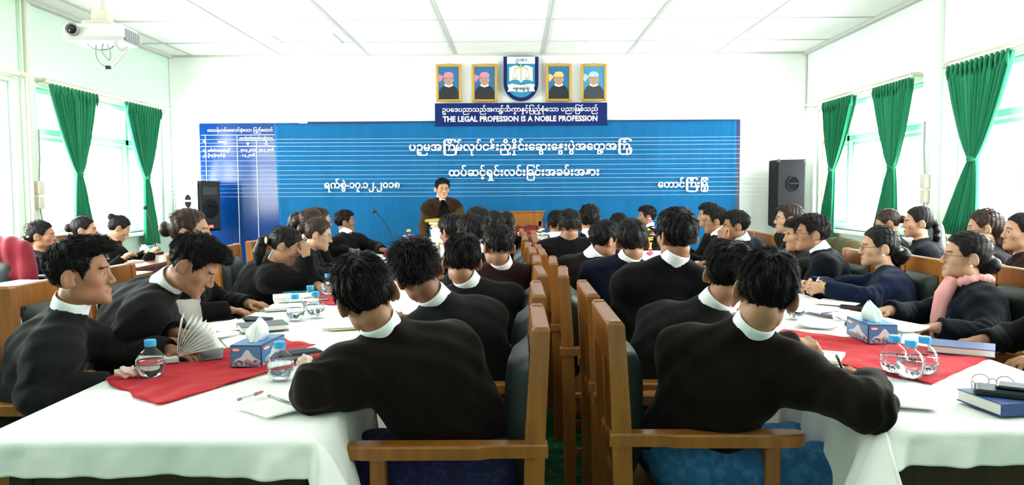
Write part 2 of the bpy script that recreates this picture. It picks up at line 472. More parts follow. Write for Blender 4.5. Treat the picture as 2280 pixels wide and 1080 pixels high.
def hand_prims(F, wrist, fdir, palm_n, side, curl, sc=1.0, spread=0.0, thumb=0.5):
    """palm, four jointed fingers and a thumb; palm_n points out of the palm, side towards the thumb"""
    f = unit(fdir); n = unit(A3(palm_n) - f * (A3(palm_n) @ f)); t = np.cross(f, n)
    if t @ A3(side) < 0: t = -t
    w = A3(wrist); P = lambda a, b, c: w + (f * a + t * b + n * c) * sc
    F.cap(P(-.02, 0, 0), P(.03, 0, 0), .024 * sc, .024 * sc, k=.012)
    F.cap(P(.03, .018, 0), P(.085, .026, 0), .0145 * sc, .0125 * sc, k=.012)
    F.cap(P(.03, 0, 0), P(.088, .004, 0), .0155 * sc, .013 * sc, k=.012)
    F.cap(P(.03, -.016, 0), P(.080, -.024, 0), .014 * sc, .012 * sc, k=.012)
    for j, (b, base, l1, l2, l3) in enumerate(((.031, .086, .040, .025, .020), (.0105, .091, .044, .029, .021), (-.0105, .087, .041, .027, .021), (-.030, .078, .032, .020, .018))):
        p = P(base, b, 0); cu = curl[j] if hasattr(curl, '__len__') else curl
        cu = cu * (1 + .06 * j); ang = 0.0; sp = (1.5 - j) * (.10 + spread)
        for seg, (ln, r0, r1) in enumerate(((l1, .0102, .0094), (l2, .0092, .0086), (l3, .0084, .0070))):
            ang += cu * (.8, 1.1, .7)[seg]
            dr = f * math.cos(ang) + n * math.sin(ang) + t * sp * math.cos(ang) * .4
            q = p + dr * ln * sc
            F.cap(p, q, r0 * sc, r1 * sc, k=.004 if seg == 0 else .002); p = q
    p = P(.022, .022, .004)
    for ln, r0, r1, dr in ((.042, .0145, .0115, f * .62 + t * .75 + n * .25), (.034, .0110, .0098, f * .85 + t * (.5 - thumb) + n * (.15 + .5 * thumb)), (.026, .0098, .0078, f * .9 + t * (.3 - thumb) + n * (.2 + .5 * thumb))):
        q = p + unit(dr) * ln * sc; F.cap(p, q, r0 * sc, r1 * sc, k=.005); p = q

def head_prims(F, H, M, sc, female, jaw=1.0):
    """M columns: right, forward, up of the head"""
    P = lambda x, y, z: H + M @ (A3((x, y, z)) * sc)
    def E(c, r, k=0.0, sub=False, Q=None): F.ell(P(*c), [q * sc for q in r], M if Q is None else M @ Q, k * sc, sub)
    def C(a, b, ra, rb=None, k=0.0, sub=False): F.cap(P(*a), P(*b), ra * sc, (rb or ra) * sc, k * sc, sub)
    fj = .94 if female else 1.0
    E((0, -.012, .034), (.0745, .096, .088))
    E((0, .026, -.014), (.060 * fj * jaw, .062, .078), .03)
    E((0, .042, -.070), (.041 * fj * jaw, .044, .036), .03)
    E((0, .078, -.094), (.022, .017, .018), .025)
    for s in (-1, 1):
        E((s * .043, .052, -.016), (.024, .026, .024), .02)
        E((s * .046 * fj * jaw, .008, -.056), (.014, .028, .024), .03)
    C((-.034, .079, .024), (.034, .079, .024), .0095, k=.02)
    C((0, .086, .012), (0, .104, -.026), .0085, .0115, k=.012)
    for s in (-1, 1):
        E((s * .0125, .095, -.031), (.0085, .010, .008), .007)
        E((s * .031, .093, .004), (.016, .012, .0095), .012, True)
        E((s * .031, .0735, .003), (.0135, .0125, .0115), .003)
        C((s * .018, .0855, .0085), (s * .044, .079, .0075), .0028, k=.003)
    C((-.018, .0850, -.0585), (0, .0915, -.0570), .0045, .0060, k=.006); C((0, .0915, -.0570), (.018, .0850, -.0585), .0060, .0045, k=.006)
    C((-.014, .0850, -.0665), (0, .0895, -.0685), .0048, .0066, k=.004); C((0, .0895, -.0685), (.014, .0850, -.0665), .0066, .0048, k=.004)
    for s in (-1, 1):
        Q = np.array(Euler((R(-12), 0, R(30) * s)).to_matrix())
        E((s * .0850, -.019, -.004), (.0078, .0220, .0350), .005, Q=Q)
        E((s * .076, -.006, -.026), (.007, .010, .012), .008)
        E((s * .0922, -.013, .000), (.0055, .0120, .0220), .004, True, Q=Q)
    return P

def head_mats(vs, quads, H, M, sc, lipstick=True):
    c = (vs[quads].mean(1) - H) @ M / sc
    x, y, z = np.abs(c[:, 0]), c[:, 1], c[:, 2]
    mi = np.zeros(len(quads), np.int8)
    mi[(y > .082) & (z < -.0535) & (z > -.0735) & (x < .021 - 1.1 * np.abs(z + .0625))] = 1
    ey = (y > .074) & (((x - .031) / .0115) ** 2 + ((z - .0025) / .0052) ** 2 < 1)
    mi[ey] = 2
    mi[ey & (np.hypot(x - .031, z - .0025) < .0058)] = 3
    mi[(y > .072) & (z > .0205 + .10 * (.03 - np.abs(x - .03))) & (z < .0260 + .09 * (.03 - np.abs(x - .03))) & (x > .012) & (x < .050)] = 4
    return mi

HAIRLINE_M = ([-.16, -.105, -.075, -.045, -.030, -.005, .012, .022, .034, .050, .075, .12], [-.100, -.100, -.096, -.068, .006, .034, .020, -.012, .010, .058, .074, .078])
HAIRLINE_F = ([-.16, -.105, -.075, -.045, -.030, -.005, .012, .022, .034, .050, .075, .12], [-.060, -.060, -.052, -.040, .002, .030, .012, .004, .018, .050, .078, .085])
def hair_mesh(name, H, M, sc, style, h, rnd):
    """cap of hair in the head's own frame, cut along the hairline, with the style's extra volumes"""
    F = Field((-.15, -.23, -.30) if style.get('long') else (-.13, -.19, -.13), (.15, .16, .19), h / sc)
    female = style.get('f', False); th = style.get('th', .010)
    F.ell((0, -.012, .036), (.0765 + th * .8, .098 + th, .089 + th))
    for c, r, k in style.get('vol', ()): F.ell(c, r, None, k)
    x, y, z = F.full()
    amp = style.get('amp', .003)
    wob = amp * (np.sin(38 * x + 90 * y + 2 * np.sin(60 * z + rnd)) * .5 + np.sin(140 * x + 30 * y + 50 * z + rnd * 2) * .5 + .6 * np.sin(210 * y - 90 * x + 40 * z))
    F.d += wob.astype(np.float32)
    hl = HAIRLINE_F if female else HAIRLINE_M
    if not female: F.d += (np.clip((.03 - z) * .13, 0, .009) + 0 * x + 0 * y).astype(np.float32)
    zb = np.interp(F.ax[1] + .0015 * np.sin(F.ax[1] * 400), hl[0], hl[1]).astype(np.float32)[None, :, None] + style.get('raise', 0)
    zb = zb + .006 * (np.abs(x) / .07) ** 2 * (y > .05)
    F.d = np.maximum(F.d, (zb - z) * .75).astype(np.float32)
    if style.get('inner', True): F.ell((0, -.012, .034), (.060, .080, .073), None, 0.0, True)
    for c, r, k in style.get('post', ()): F.ell(c, r, None, k)
    for a, b, ra, rb, k in style.get('caps', ()): F.cap(a, b, ra, rb, k)
    vs, q = F.nets()
    n_str = style.get('strands', 0)
    mi = None
    if n_str:
        rs = np.random.RandomState(int(rnd * 100) + 3)
        tri = vs[q]; c = tri.mean(1); nn = np.cross(tri[:, 2] - tri[:, 0], tri[:, 3] - tri[:, 1]); nn /= np.linalg.norm(nn, axis=1)[:, None] + 1e-9
        ok = np.argwhere((np.einsum('ij,ij->i', nn, c - A3((0, -.012, .03))) > 0) & (np.abs(c[:, 0]) < .12))[:, 0]
        pick = rs.choice(ok, n_str); p = c[pick] + rs.normal(0, .002, (n_str, 3)); nn = nn[pick]
        cr = A3(style.get('crown', (.008, -.055, .12)))
        t = p - cr; t /= np.linalg.norm(t, axis=1)[:, None] + 1e-6
        sw = np.cross(nn, t) * style.get('swirl', .35)
        fwd = (p[:, 1:2] > -.02) * (p[:, 2:3] > .06) * A3(style.get('sweep', (0.1, .5, 0)))[None, :]
        t = t + sw + fwd + rs.normal(0, style.get('mess', .12), (n_str, 3)); t -= nn * np.einsum('ij,ij->i', t, nn)[:, None]
        t /= np.linalg.norm(t, axis=1)[:, None] + 1e-6
        top = np.clip((p[:, 2] - .0) / .08, 0, 1)
        L = style.get('len', .035) * (.35 + .65 * top) * rs.uniform(.6, 1.25, n_str); lift = style.get('lift', .22) * rs.uniform(.4, 1.3, n_str)
        sd = np.cross(nn, t) * (style.get('wid', .0016) * rs.uniform(.6, 1.3, n_str))[:, None]
        fac = ((0, -.12, 1.), (.35, .55, 1.), (.7, .85, .75), (1., .75, .12)); rows = []
        for s_, l_, w_ in fac:
            ctr = p + t * (L * s_)[:, None] + nn * (L * lift * l_ - .0015 + .001 * (s_ > 0))[:, None] - A3((0, 0, 1)) * (.25 * L * s_ * s_)[:, None] * style.get('drop', .5)
            rows.append((ctr - sd * w_, ctr + nn * .0011 * w_, ctr + sd * w_))
        V_ = np.concatenate([np.stack([a for r_ in rows for a in r_], 1).reshape(-1, 3)]); o = len(vs)
        base = (np.arange(n_str) * 12)[:, None]
        Q = []
        for s_ in range(3):
            for a, b in ((0, 1), (1, 2), (2, 0)):
                Q.append(base + np.array([[s_ * 3 + a, s_ * 3 + b, s_ * 3 + 3 + b, s_ * 3 + 3 + a]]))
        Q = np.stack(Q, 1).reshape(-1, 4)
        vs = np.concatenate([vs, V_]); q = np.concatenate([q, Q + o])
    vs = H + (vs * sc) @ M.T
    return vs, q

def ik(a, c, l1, l2, hint):
    e = c - a; L = np.linalg.norm(e); Lm = min(L, (l1 + l2) * .995)
    c = a + e / L * Lm; x = (l1 * l1 - l2 * l2 + Lm * Lm) / (2 * Lm); hgt = math.sqrt(max(l1 * l1 - x * x, 0))
    u = e / L; hn = A3(hint) - u * (A3(hint) @ u)
    return a + u * x + unit(hn) * hgt, c

PEOPLE = []
def person(label, head, d, phi, hphi=None, pitch=8, roll=0, coat='coat_black', hair=None, haircol='hair_black', skin=0, female=False, P=None, arms=None, sc=1.0,
           hands=True, longyi='longyi_dark', collar='shirt_white', glasses=False, h=0.006, leg_phi=None, stand=False, torso=1.0, seed=1.0, hem=-.09, group=None,
           neck_open=None, hand_pose=None, cut_hem=True, spine=0.50, lean_phi=None, jaw=1.0, hs=1.0, sleeve=.008, folds=1.0, no_legs=False, sh_at=None, sleeve_mat=None, neck_w=.012):
    """head: pixel of the head's centre, d its distance; phi where the trunk faces, hphi where the head looks"""
    hphi = phi if hphi is None else hphi; leg_phi = phi if leg_phi is None else leg_phi; lean_phi = leg_phi if lean_phi is None else lean_phi
    Hw = A3(W(head[0], head[1], d)) if len(head) == 2 else A3(head)
    hM = np.array((Matrix.Rotation(R(hphi), 3, 'Z') @ Matrix.Rotation(R(-pitch), 3, 'X') @ Matrix.Rotation(R(roll), 3, 'Y')))
    f = facing(phi); seat_z = .545 if not stand else .92
    S = Hw - hM @ A3((0, 0, .06)) * sc - f * .040 * sc - A3((0, 0, .128)) * sc
    if sh_at is not None: S = A3(W(*sh_at)) if len(sh_at) == 3 else A3(sh_at[0])
    if P is None:
        dz = min(S[2] - seat_z, spine); back = math.sqrt(max(spine ** 2 - dz ** 2, 0))
        Pw = S - facing(lean_phi) * back; Pw[2] = seat_z
    else: Pw = A3((P[0], P[1], P[2] if len(P) > 2 else seat_z))
    O = A3((Pw[0], Pw[1], 0)); H = Hw - O; S = S - O; P_ = Pw - O
    u = unit(S - P_); rt = A3((math.cos(R(phi)), math.sin(R(phi)), 0)); rt = unit(rt - u * (rt @ u)); fw = np.cross(u, rt)
    B = np.stack([rt, fw, u], 1); L = np.linalg.norm(S - P_); w = torso
    hw = (.142 if female else .160) * w
    rth = A3((math.cos(R(phi)), math.sin(R(phi)), 0)); rs = unit(rth * .75 + rt * .25)
    u2 = unit(u + A3((0, 0, 1.1))); r2_ = unit(rs - u2 * (rs @ u2)); B2 = np.stack([r2_, np.cross(u2, r2_), u2], 1)
    sh = {s: S + rs * s * hw - u2 * .045 for s in (-1, 1)}
    at = lambda t, b=0.0: P_ + (S - P_) * t - fw * b
    Nt = H + hM @ A3((0, -.022, -.055)) * sc
    Nk = Nt + (S + fw * .012 - Nt) * (.50 if not female else .64)
    ua, fa = .275, .245
    J = {}
    tf = facing(leg_phi)
    for s in (-1, 1):
        spec = (arms or {}).get('L' if s < 0 else 'R', {})
        if 'elbow' in spec:
            el = A3(spec['elbow']) - O; wr = A3(spec['wrist']) - O
        else:
            if 'wrist' in spec: wr = A3(spec['wrist']) - O
            else:
                wr = S + f * .34 + rt * s * .10; wr[2] = (.80 if not stand else 1.0)
            hint = spec.get('hint', -A3((0, 0, 1)) * 1.0 + rt * s * .55 - fw * .25)
            el, wr = ik(sh[s], wr, ua, fa, hint)
        hd = A3(spec['dir']) if 'dir' in spec else (wr - el)
        J[s] = (el, wr, unit(hd), spec)
    def torso_prims(F, g, gs=None, sl=None):
        gs = g if gs is None else gs
        F.ell(P_ + A3((0, 0, .0)), (.160 * w + g, .125 * w + g, .115 + g), B)
        F.ell(at(.30, .004), (.145 * w + g, .112 * w + g, .15 + g), B, .05)
        F.ell(at(.66, .012), ((.150 if female else .160) * w + g, .118 * w + g, .160 + g), B2, .06)
        if female:
            for s in (-1, 1): F.ell(at(.66) + fw * .085 + rt * s * .07, (.055 + g, .05 + g, .06 + g), B, .04)
        F.cap(sh[-1] * .8 + sh[1] * .2 + u2 * .012, sh[1] * .8 + sh[-1] * .2 + u2 * .012, .058 * w + g, k=.05)
        for s in (-1, 1):
            F.cap(Nk - u * .01, sh[s], .046 + g * .7, .050 * w + g, k=.045)
            el, wr, hd, spec = J[s]
            F.cap(at(.84, -.0) + rs * s * .06, sh[s] + (el - sh[s]) * .12, .066 * w + g, .052 * w + gs, k=.06)
            F.cap(sh[s], el, .050 * w + gs, .040 + gs, k=.055)
            e2 = wr if sl is None else wr - unit(wr - el) * sl
            F.cap(el, e2, .039 + gs, (.027 if sl is None else .030) + gs, k=.02)
    # bounding box of everything
    pts = [P_, S, H, H + hM @ A3((0, .1, .12)), at(.5)]
    for s in (-1, 1): pts += [J[s][0], J[s][1], J[s][1] + J[s][2] * .15]
    hip = {s: P_ + A3((0, 0, -.01)) + A3((math.cos(R(leg_phi)), math.sin(R(leg_phi)), 0)) * s * .085 for s in (-1, 1)}
    if stand:
        kn = {s: hip[s] + A3((0, 0, -.42)) + tf * .02 for s in (-1, 1)}; an = {s: A3((kn[s][0], kn[s][1], .08)) for s in (-1, 1)}
    else:
        kn = {s: hip[s] + tf * .40 + (hip[s] - P_) * .25 + A3((0, 0, -.02)) for s in (-1, 1)}
        an = {s: A3((kn[s][0], kn[s][1], .08)) - tf * .04 for s in (-1, 1)}
    lg = [] if no_legs else [q for s in (-1, 1) for q in (kn[s], an[s] + tf * .16, an[s] * A3((1, 1, 0)))]
    pp = np.array(pts + lg); lo, hi = pp.min(0) - .20, pp.max(0) + .20
    lo[2] = max(lo[2], -.01) if not no_legs else lo[2]
    # --- body
    F = Field(lo, hi, h)
    torso_prims(F, 0.0)
    if not no_legs:
        for s in (-1, 1):
            F.cap(hip[s], kn[s], .078, .056, k=.04); F.cap(kn[s], an[s], .054, .036, k=.02)
            F.cap(an[s] + A3((0, 0, -.045)) - tf * .03, an[s] + A3((0, 0, -.055)) + tf * .15, .034, .026, k=.03)
    F.cap(Nk - u * .03, Nt, .053 if not female else .047, .050 if not female else .044, k=.022)
    if hands:
        for s in (-1, 1):
            el, wr, hd, spec = J[s]
            n = A3(spec.get('palm', (0, 0, -1)))
            hand_prims(F, wr, hd, n, spec.get('side', -rt * s), spec.get('curl', .45), .97 if not female else .90, spec.get('spread', 0), spec.get('thumb', .5))
    head_prims(F, H, hM, sc * hs, female, jaw)
    vs, q = F.nets(); mi = head_mats(vs, q, H, hM, sc * hs)
    me = np_mesh('person', vs, q, mi)
    sk = SKINS[skin]
    body = link('person', me, [sk, 'lips', 'eye_white', 'eye_dark', haircol], None, tuple(O))
    tag(body, label, 'person', group)
    # --- jacket
    hj = max(h * 1.15, .007)
    F = Field(lo, hi, hj)
    torso_prims(F, .014, .014 + sleeve, .012)
    for s in (-1, 1):
        el = J[s][0]; F.ell(el, (.052, .052, .052), None, .03)
    if hem < -.12:
        for s in (-1, 1): F.cap(hip[s], hip[s] + (kn[s] - hip[s]) * .45, .105, .095, k=.06)
    x, y, z = F.full()
    nz = .0030 * (np.sin(34 * x + 21 * z + seed) * np.sin(27 * y - 19 * z + 2 * seed) + .8 * np.sin(55 * z + 30 * x * np.sin(seed) + 25 * y + seed) * np.sin(23 * x - 31 * y + seed))
    F.d += (nz * folds * 1.4).astype(np.float32)
    # creases that run round the elbows and across the small of the back
    for s in (-1, 1):
        el, wr, hd, spec = J[s]; dirn = unit(wr - sh[s])
        r2 = (x - el[0]) ** 2 + (y - el[1]) ** 2 + (z - el[2]) ** 2
        ph = (x - el[0]) * dirn[0] + (y - el[1]) * dirn[1] + (z - el[2]) * dirn[2]
        F.d += (.0045 * folds * np.exp(-r2 / .012) * np.sin(ph * 150 + 1.2 * np.sin(70 * z) + seed)).astype(np.float32)
    c = at(.16); r2 = (x - c[0]) ** 2 + (y - c[1]) ** 2 + 2.5 * (z - c[2]) ** 2
    F.d += (.0050 * folds * np.exp(-r2 / .03) * np.sin(85 * z + 16 * (x - y) + seed)).astype(np.float32)
    nr = .0600 if not female else .0535
    F.cap(Nk + u * .022, Nt + (Nt - Nk) * .8, nr, nr + .01, k=.004, sub=True)
    if neck_open:            # an open lapel: a wedge out of the chest
        a = Nk + fw * (.09 if neck_w > .02 else .12) - u * .02; b = at(neck_open) + fw * .19
        F.cap(a, b, .055, neck_w, k=.01, sub=True)
    for s in (-1, 1):
        el, wr, hd, spec = J[s]; a = unit(wr - el); e = wr - a * .012
        F.cap(e + a * .055, e + a * .20, .055, .10, k=0, sub=True)
    F.d = np.maximum(F.d, ((P_[2] + hem) - z) * 1.0).astype(np.float32)
    vs, q = F.nets()
    if sleeve_mat:
        c = vs[q].mean(1); mi = np.zeros(len(q), np.int8)
        def seg(a, b):
            e = b - a; t = np.clip(((c - a) @ e) / (e @ e), 0, 1); return np.linalg.norm(c - a - t[:, None] * e, axis=1)
        for s in (-1, 1):
            da = np.minimum(seg(sh[s] + (J[s][0] - sh[s]) * .12, J[s][0]), seg(J[s][0], J[s][1]))
            mi[da < .085] = 1
        jk = link('jacket', np_mesh('jacket', vs, q, mi), [coat, sleeve_mat], body)
    else: jk = link('jacket', np_mesh('jacket', vs, q), coat, body)
    sm = jk.modifiers.new('even_edges', 'SMOOTH'); sm.factor = .5; sm.iterations = 5
    # --- shirt collar: a standing band round the neck
    if collar:
        nt_ax = unit(Nt - Nk); a0 = unit(rt - nt_ax * (rt @ nt_ax)); a1 = np.cross(nt_ax, a0)
        nb = 40; rings = []
        cr = (.0600 if not female else .055)
        for rr, hh in ((cr + .006, -.020), (cr + .0035, .010), (cr + .0025, .045), (cr, .058), (cr - .002, .0595), (cr - .004, .057), (cr - .004, -.01)):
            row = []
            for j in range(nb + 1):
                th = math.pi * 1.5 - math.pi * 2 * j / nb      # the seam at the front
                fr = max(0, -math.sin(th - math.pi)) if False else (1 + math.sin(th)) / 2
                gap = .012 * (j in (0, nb)) * (1 if j == 0 else -1)
                row.append(Vector(Nk - u * .0 + a0 * (math.cos(th) * rr) + a1 * (math.sin(th) * rr) + nt_ax * (hh - .006 * 0)))
            rings.append(row)
        m = MB(); m.grid(rings); m.build('collar', collar, body, smooth=True)
    # --- lower garment
    if not no_legs:
        F = Field(lo, hi, max(h * 1.5, .010))
        F.ell(P_, (.172 * w, .140 * w, .115), B)
        for s in (-1, 1):
            F.cap(hip[s], kn[s], .098, .074, k=.09); F.cap(kn[s], an[s] + A3((0, 0, .04)), .074, .085, k=.07)
        x, y, z = F.full(); F.d += (.005 * np.sin(40 * x + 33 * y + seed) * np.sin(14 * z + 20 * x)).astype(np.float32)
        F.d = np.maximum(F.d, (.10 - z)); F.d = np.maximum(F.d, z - (P_[2] + .10)).astype(np.float32)
        vs, q = F.nets(); link('wrap_skirt', np_mesh('wrap_skirt', vs, q), longyi, body)
    # --- hair
    st = hair or {}
    vs, q = hair_mesh('hair', H, hM, sc * hs, st, max(h * .8, .0035), seed)
    link('hair', np_mesh('hair', vs, q), haircol, body)
    G = lambda x, y, z: Vector(H + hM @ (A3((x, y, z)) * sc * hs))
    if glasses:
        m = MB()
        for s in (-1, 1):
            ring = [G(s * .032 + .021 * math.cos(t), .098 - .18 * abs(s * .032 + .021 * math.cos(t)) ** 1.5, .003 + .0145 * math.sin(t)) for t in [2 * math.pi * i / 16 for i in range(17)]]
            m.tube(ring, .0014 * sc, 6, False)
            m.tube([G(s * .053, .093, .008), G(s * .072, .070, .008), G(s * .080, .0, .010), G(s * .081, -.022, -.002)], .0015 * sc, 6)
        m.tube([G(-.011, .098, .006), G(0, .103, .009), G(.011, .098, .006)], .0014 * sc, 6)
        m.build('glasses', 'glasses_metal', body, smooth=True)
    info = dict(o=body, O=O, H=H, S=S, P=P_, B=B, hM=hM, G=G, J=J, at=at, rt=rt, fw=fw, u=u, Nk=Nk, Nt=Nt, sh=sh, sc=sc * hs)
    PEOPLE.append(info)
    return info

def badge(p, t=.62, side=.07, two=True, ofs=.138):
    """small pale badge pinned on the left breast"""
    c = Vector(p['at'](t) + p['fw'] * ofs - p['rt'] * side)
    M = Matrix([p['rt'], p['u'], p['fw']]).transposed()
    m = MB(); m.box(c, (.05, .016, .004), .001, M); m.build('name_badge', 'print_white', p['o'])
    if two:
        m = MB(); m.ball(c + Vector(p['u']) * .020, (.012, .013, .004), 10, M); m.build('lapel_emblem', 'board_blue', p['o'])
# ------------------------------------------------------------------ the room
TH = 0.22
m = MB(); m.box(((XL + XR) / 2, (YB + YF) / 2, -.05), (XR - XL + .6, YB - YF + .6, .1)); struct(m.build('floor', 'carpet'))
m = MB(); m.box(((XL + XR) / 2, (YB + YF) / 2, ZC + .06), (XR - XL + .6, YB - YF + .6, .12)); struct(m.build('ceiling', 'ceiling_board'))
m = MB(); m.box(((XL + XR) / 2, YB + TH / 2, ZC / 2), (XR - XL + 2 * TH, TH, ZC)); struct(m.build('wall_front', 'wall_white'))
m = MB(); m.box(((XL + XR) / 2, YF - TH / 2, ZC / 2), (XR - XL + 2 * TH, TH, ZC)); struct(m.build('wall_rear', 'wall_paint'))
def side_wall(name, x, sgn, wins):
    m = MB(); xc = x + sgn * TH / 2
    m.box((xc, (YB + YF) / 2, WZ0 / 2), (TH, YB - YF, WZ0))
    m.box((xc, (YB + YF) / 2, (WZ1 + ZC) / 2), (TH, YB - YF, ZC - WZ1))
    ys = [YF] + [q for w_ in sorted(wins) for q in w_] + [YB]
    for a, b in zip(ys[0::2], ys[1::2]): m.box((xc, (a + b) / 2, (WZ0 + WZ1) / 2), (TH, b - a, WZ1 - WZ0))
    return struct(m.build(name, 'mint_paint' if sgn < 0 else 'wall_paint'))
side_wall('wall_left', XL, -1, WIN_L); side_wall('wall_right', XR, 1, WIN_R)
# pilaster strips between the bays, cornice and skirting
def trim(n, c, size, mt, bev=.004):
    m = MB(); m.box(c, size, bev); return struct(m.build('trim_%d' % n, mt))
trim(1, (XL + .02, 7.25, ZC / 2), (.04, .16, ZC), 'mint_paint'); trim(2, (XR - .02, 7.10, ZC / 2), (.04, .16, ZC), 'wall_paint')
trim(3, (XL + .03, (YB + YF) / 2, ZC - .02), (.06, YB - YF, .04), 'batten'); trim(4, (XR - .03, (YB + YF) / 2, ZC - .02), (.06, YB - YF, .04), 'batten')
trim(5, ((XL + XR) / 2, YB - .015, ZC - .012), (XR - XL, .03, .024), 'batten')
trim(6, (XL + .012, YB - .012, 1.5 + .4), (.02, .02, 2.6), 'wall_paint'); trim(7, (XR - .012, YB - .012, 2.83), (.014, .014, .72), 'batten')
n = 8
for xx in (-4.25, -3.10, -1.94, -.80, .36, 1.48, 2.64):
    m = MB(); m.box((xx, (YB + YF) / 2, ZC - .006), (.035, YB - YF, .012), .003); struct(m.build('trim_%d' % n, 'batten')); n += 1
yy = 9.45
while yy > YF:
    m = MB(); m.box(((XL + XR) / 2, yy, ZC - .005), (XR - XL, .022, .010), .003); struct(m.build('trim_%d' % n, 'batten')); n += 1; yy -= 1.18
# ceiling hatch
m = MB(); a = W(640, 100, 9.30); cx, cy = -2.47, 9.18
for dx, dy, sx, sy in ((-.36, 0, .03, .50), (.36, 0, .03, .50), (0, -.25, .75, .03), (0, .25, .75, .03)): m.box((cx + dx, cy + dy, ZC - .012), (sx, sy, .016), .003)
hatch = m.build('ceiling_hatch', 'ceiling_board'); tag(hatch, 'square white ceiling hatch frame above the left blue board', 'hatch')
for nm, xx, s in (('baseboard_left', XL + .01, 1), ('baseboard_right', XR - .01, -1)):
    m = MB(); m.box((xx, (YB + YF) / 2, .06), (.02, YB - YF, .12), .004); struct(m.build(nm, 'wall_white'))
m = MB(); m.box(((XL + XR) / 2, YB - .01, .06), (XR - XL, .02, .12), .004); struct(m.build('baseboard_front', 'wall_white'))

# ------------------------------------------------------------------ windows: frame, transom, casements, glass, sill
def window(n, x, sgn, y0, y1, ybars, wood_at=None):
    root = struct(empty('window_%d' % n, (x, (y0 + y1) / 2, WZ0)))
    oy, oz = -(y0 + y1) / 2, -WZ0
    xo = sgn * .10; zt = 2.02
    def bar(name, yc, zc, sy, sz, sx=.06, mt='window_frame', dx=0):
        m = MB(); m.box((xo + dx, yc + oy, zc + oz), (sx, sy, sz), .006); return m.build(name, mt, root)
    bar('window_frame', y0 + .03, (WZ0 + WZ1) / 2, .06, WZ1 - WZ0, .10); bar('window_frame', y1 - .03, (WZ0 + WZ1) / 2, .06, WZ1 - WZ0, .10)
    bar('window_frame', (y0 + y1) / 2, WZ1 - .03, y1 - y0 - .12, .06, .10); bar('window_frame', (y0 + y1) / 2, WZ0 + .03, y1 - y0 - .12, .06, .10)
    bar('transom', (y0 + y1) / 2, zt, y1 - y0 - .12, .07, .10)
    ed = [y0 + .06] + ybars + [y1 - .06]
    for yb in ybars: bar('mullion', yb, (WZ0 + WZ1) / 2, .07, WZ1 - WZ0 - .12, .10)
    for a, b in zip(ed[:-1], ed[1:]):
        g = MB(); g.box((xo, (a + b) / 2 + oy, (zt + WZ1) / 2 + oz), (.005, b - a - .07, WZ1 - zt - .12)); g.build('glass_pane', 'window_glass', root)
        c = MB(); yc = (a + b) / 2 + oy; w_ = b - a - .08; zl, zh = WZ0 + .065 + oz, zt - .04 + oz; dx = xo
        for yy_ in (-w_ / 2 + .025, w_ / 2 - .025): c.box((dx, yc + yy_, (zl + zh) / 2), (.035, .045, zh - zl), .005)
        for zz in (zl + .025, zh - .025): c.box((dx, yc, zz), (.035, w_ - .09, .045), .005)
        cs = c.build('casement', 'window_frame', root)
        g = MB(); g.box((dx, yc, (zl + zh) / 2), (.005, w_ - .08, zh - zl - .08)); g.build('glass_pane', 'window_glass', cs)
        hnd = MB(); hnd.tube([(dx - sgn * .03, yc - w_ / 2 + .03, zl + .42), (dx - sgn * .055, yc - w_ / 2 + .03, zl + .45), (dx - sgn * .055, yc - w_ / 2 + .03, zl + .53), (dx - sgn * .03, yc - w_ / 2 + .03, zl + .56)], .008, 8); hnd.build('casement_handle', 'white_metal', cs)
    m = MB(); m.box((sgn * .04 , 0, -.02), (.24, y1 - y0 + .06, .04), .006); m.build('window_sill', 'wall_white', root)
    if wood_at:
        bar('wooden_bar', wood_at, (WZ0 + WZ1) / 2, .03, WZ1 - WZ0 - .12, .03, 'window_wood', -sgn * .05)
    return root
window(1, XL, -1, *WIN_L[0], [8.32, 9.22]); window(2, XL, -1, *WIN_L[1], [5.15, 6.1])
window(3, XR, 1, *WIN_R[0], [8.22, 9.10], 9.82); window(4, XR, 1, *WIN_R[1], [4.95, 5.9]); window(5, XL, -1, *WIN_L[2], [3.0]); window(6, XR, 1, *WIN_R[2], [2.9])

# curtain pelmet rails
def rail(x, sgn, y0, y1, label):
    root = empty('curtain_rail', (x - sgn * .085, (y0 + y1) / 2, WZ1 + .045)); L = y1 - y0
    m = MB(); m.box((0, 0, .02), (.10, L, .018), .004); m.build('shelf', 'cream_plastic', root)
    m = MB(); m.tube([(-sgn * .0, -L / 2 + .01, -.012), (0, L / 2 - .01, -.012)], .010, 10); m.build('rod', 'cream_plastic', root, smooth=True)
    for yy_ in (-L / 2 + .05, 0, L / 2 - .05):
        m = MB(); m.box((sgn * .043, yy_, .0), (.084, .025, .03), .003); m.build('bracket', 'cream_plastic', root)
    tag(root, label, 'curtain rail')
rail(XL, -1, 7.38, 10.16, 'cream curtain rail over the window in the left wall by the front corner')
rail(XL, -1, 4.2, 7.12, 'cream curtain rail of the near left window, its end at the photo edge')
rail(XR, 1, 7.34, 10.08, 'cream curtain rail over the right window beside the tall black speaker')
rail(XR, 1, 4.0, 6.88, 'cream curtain rail over the nearest right window with one wide curtain')

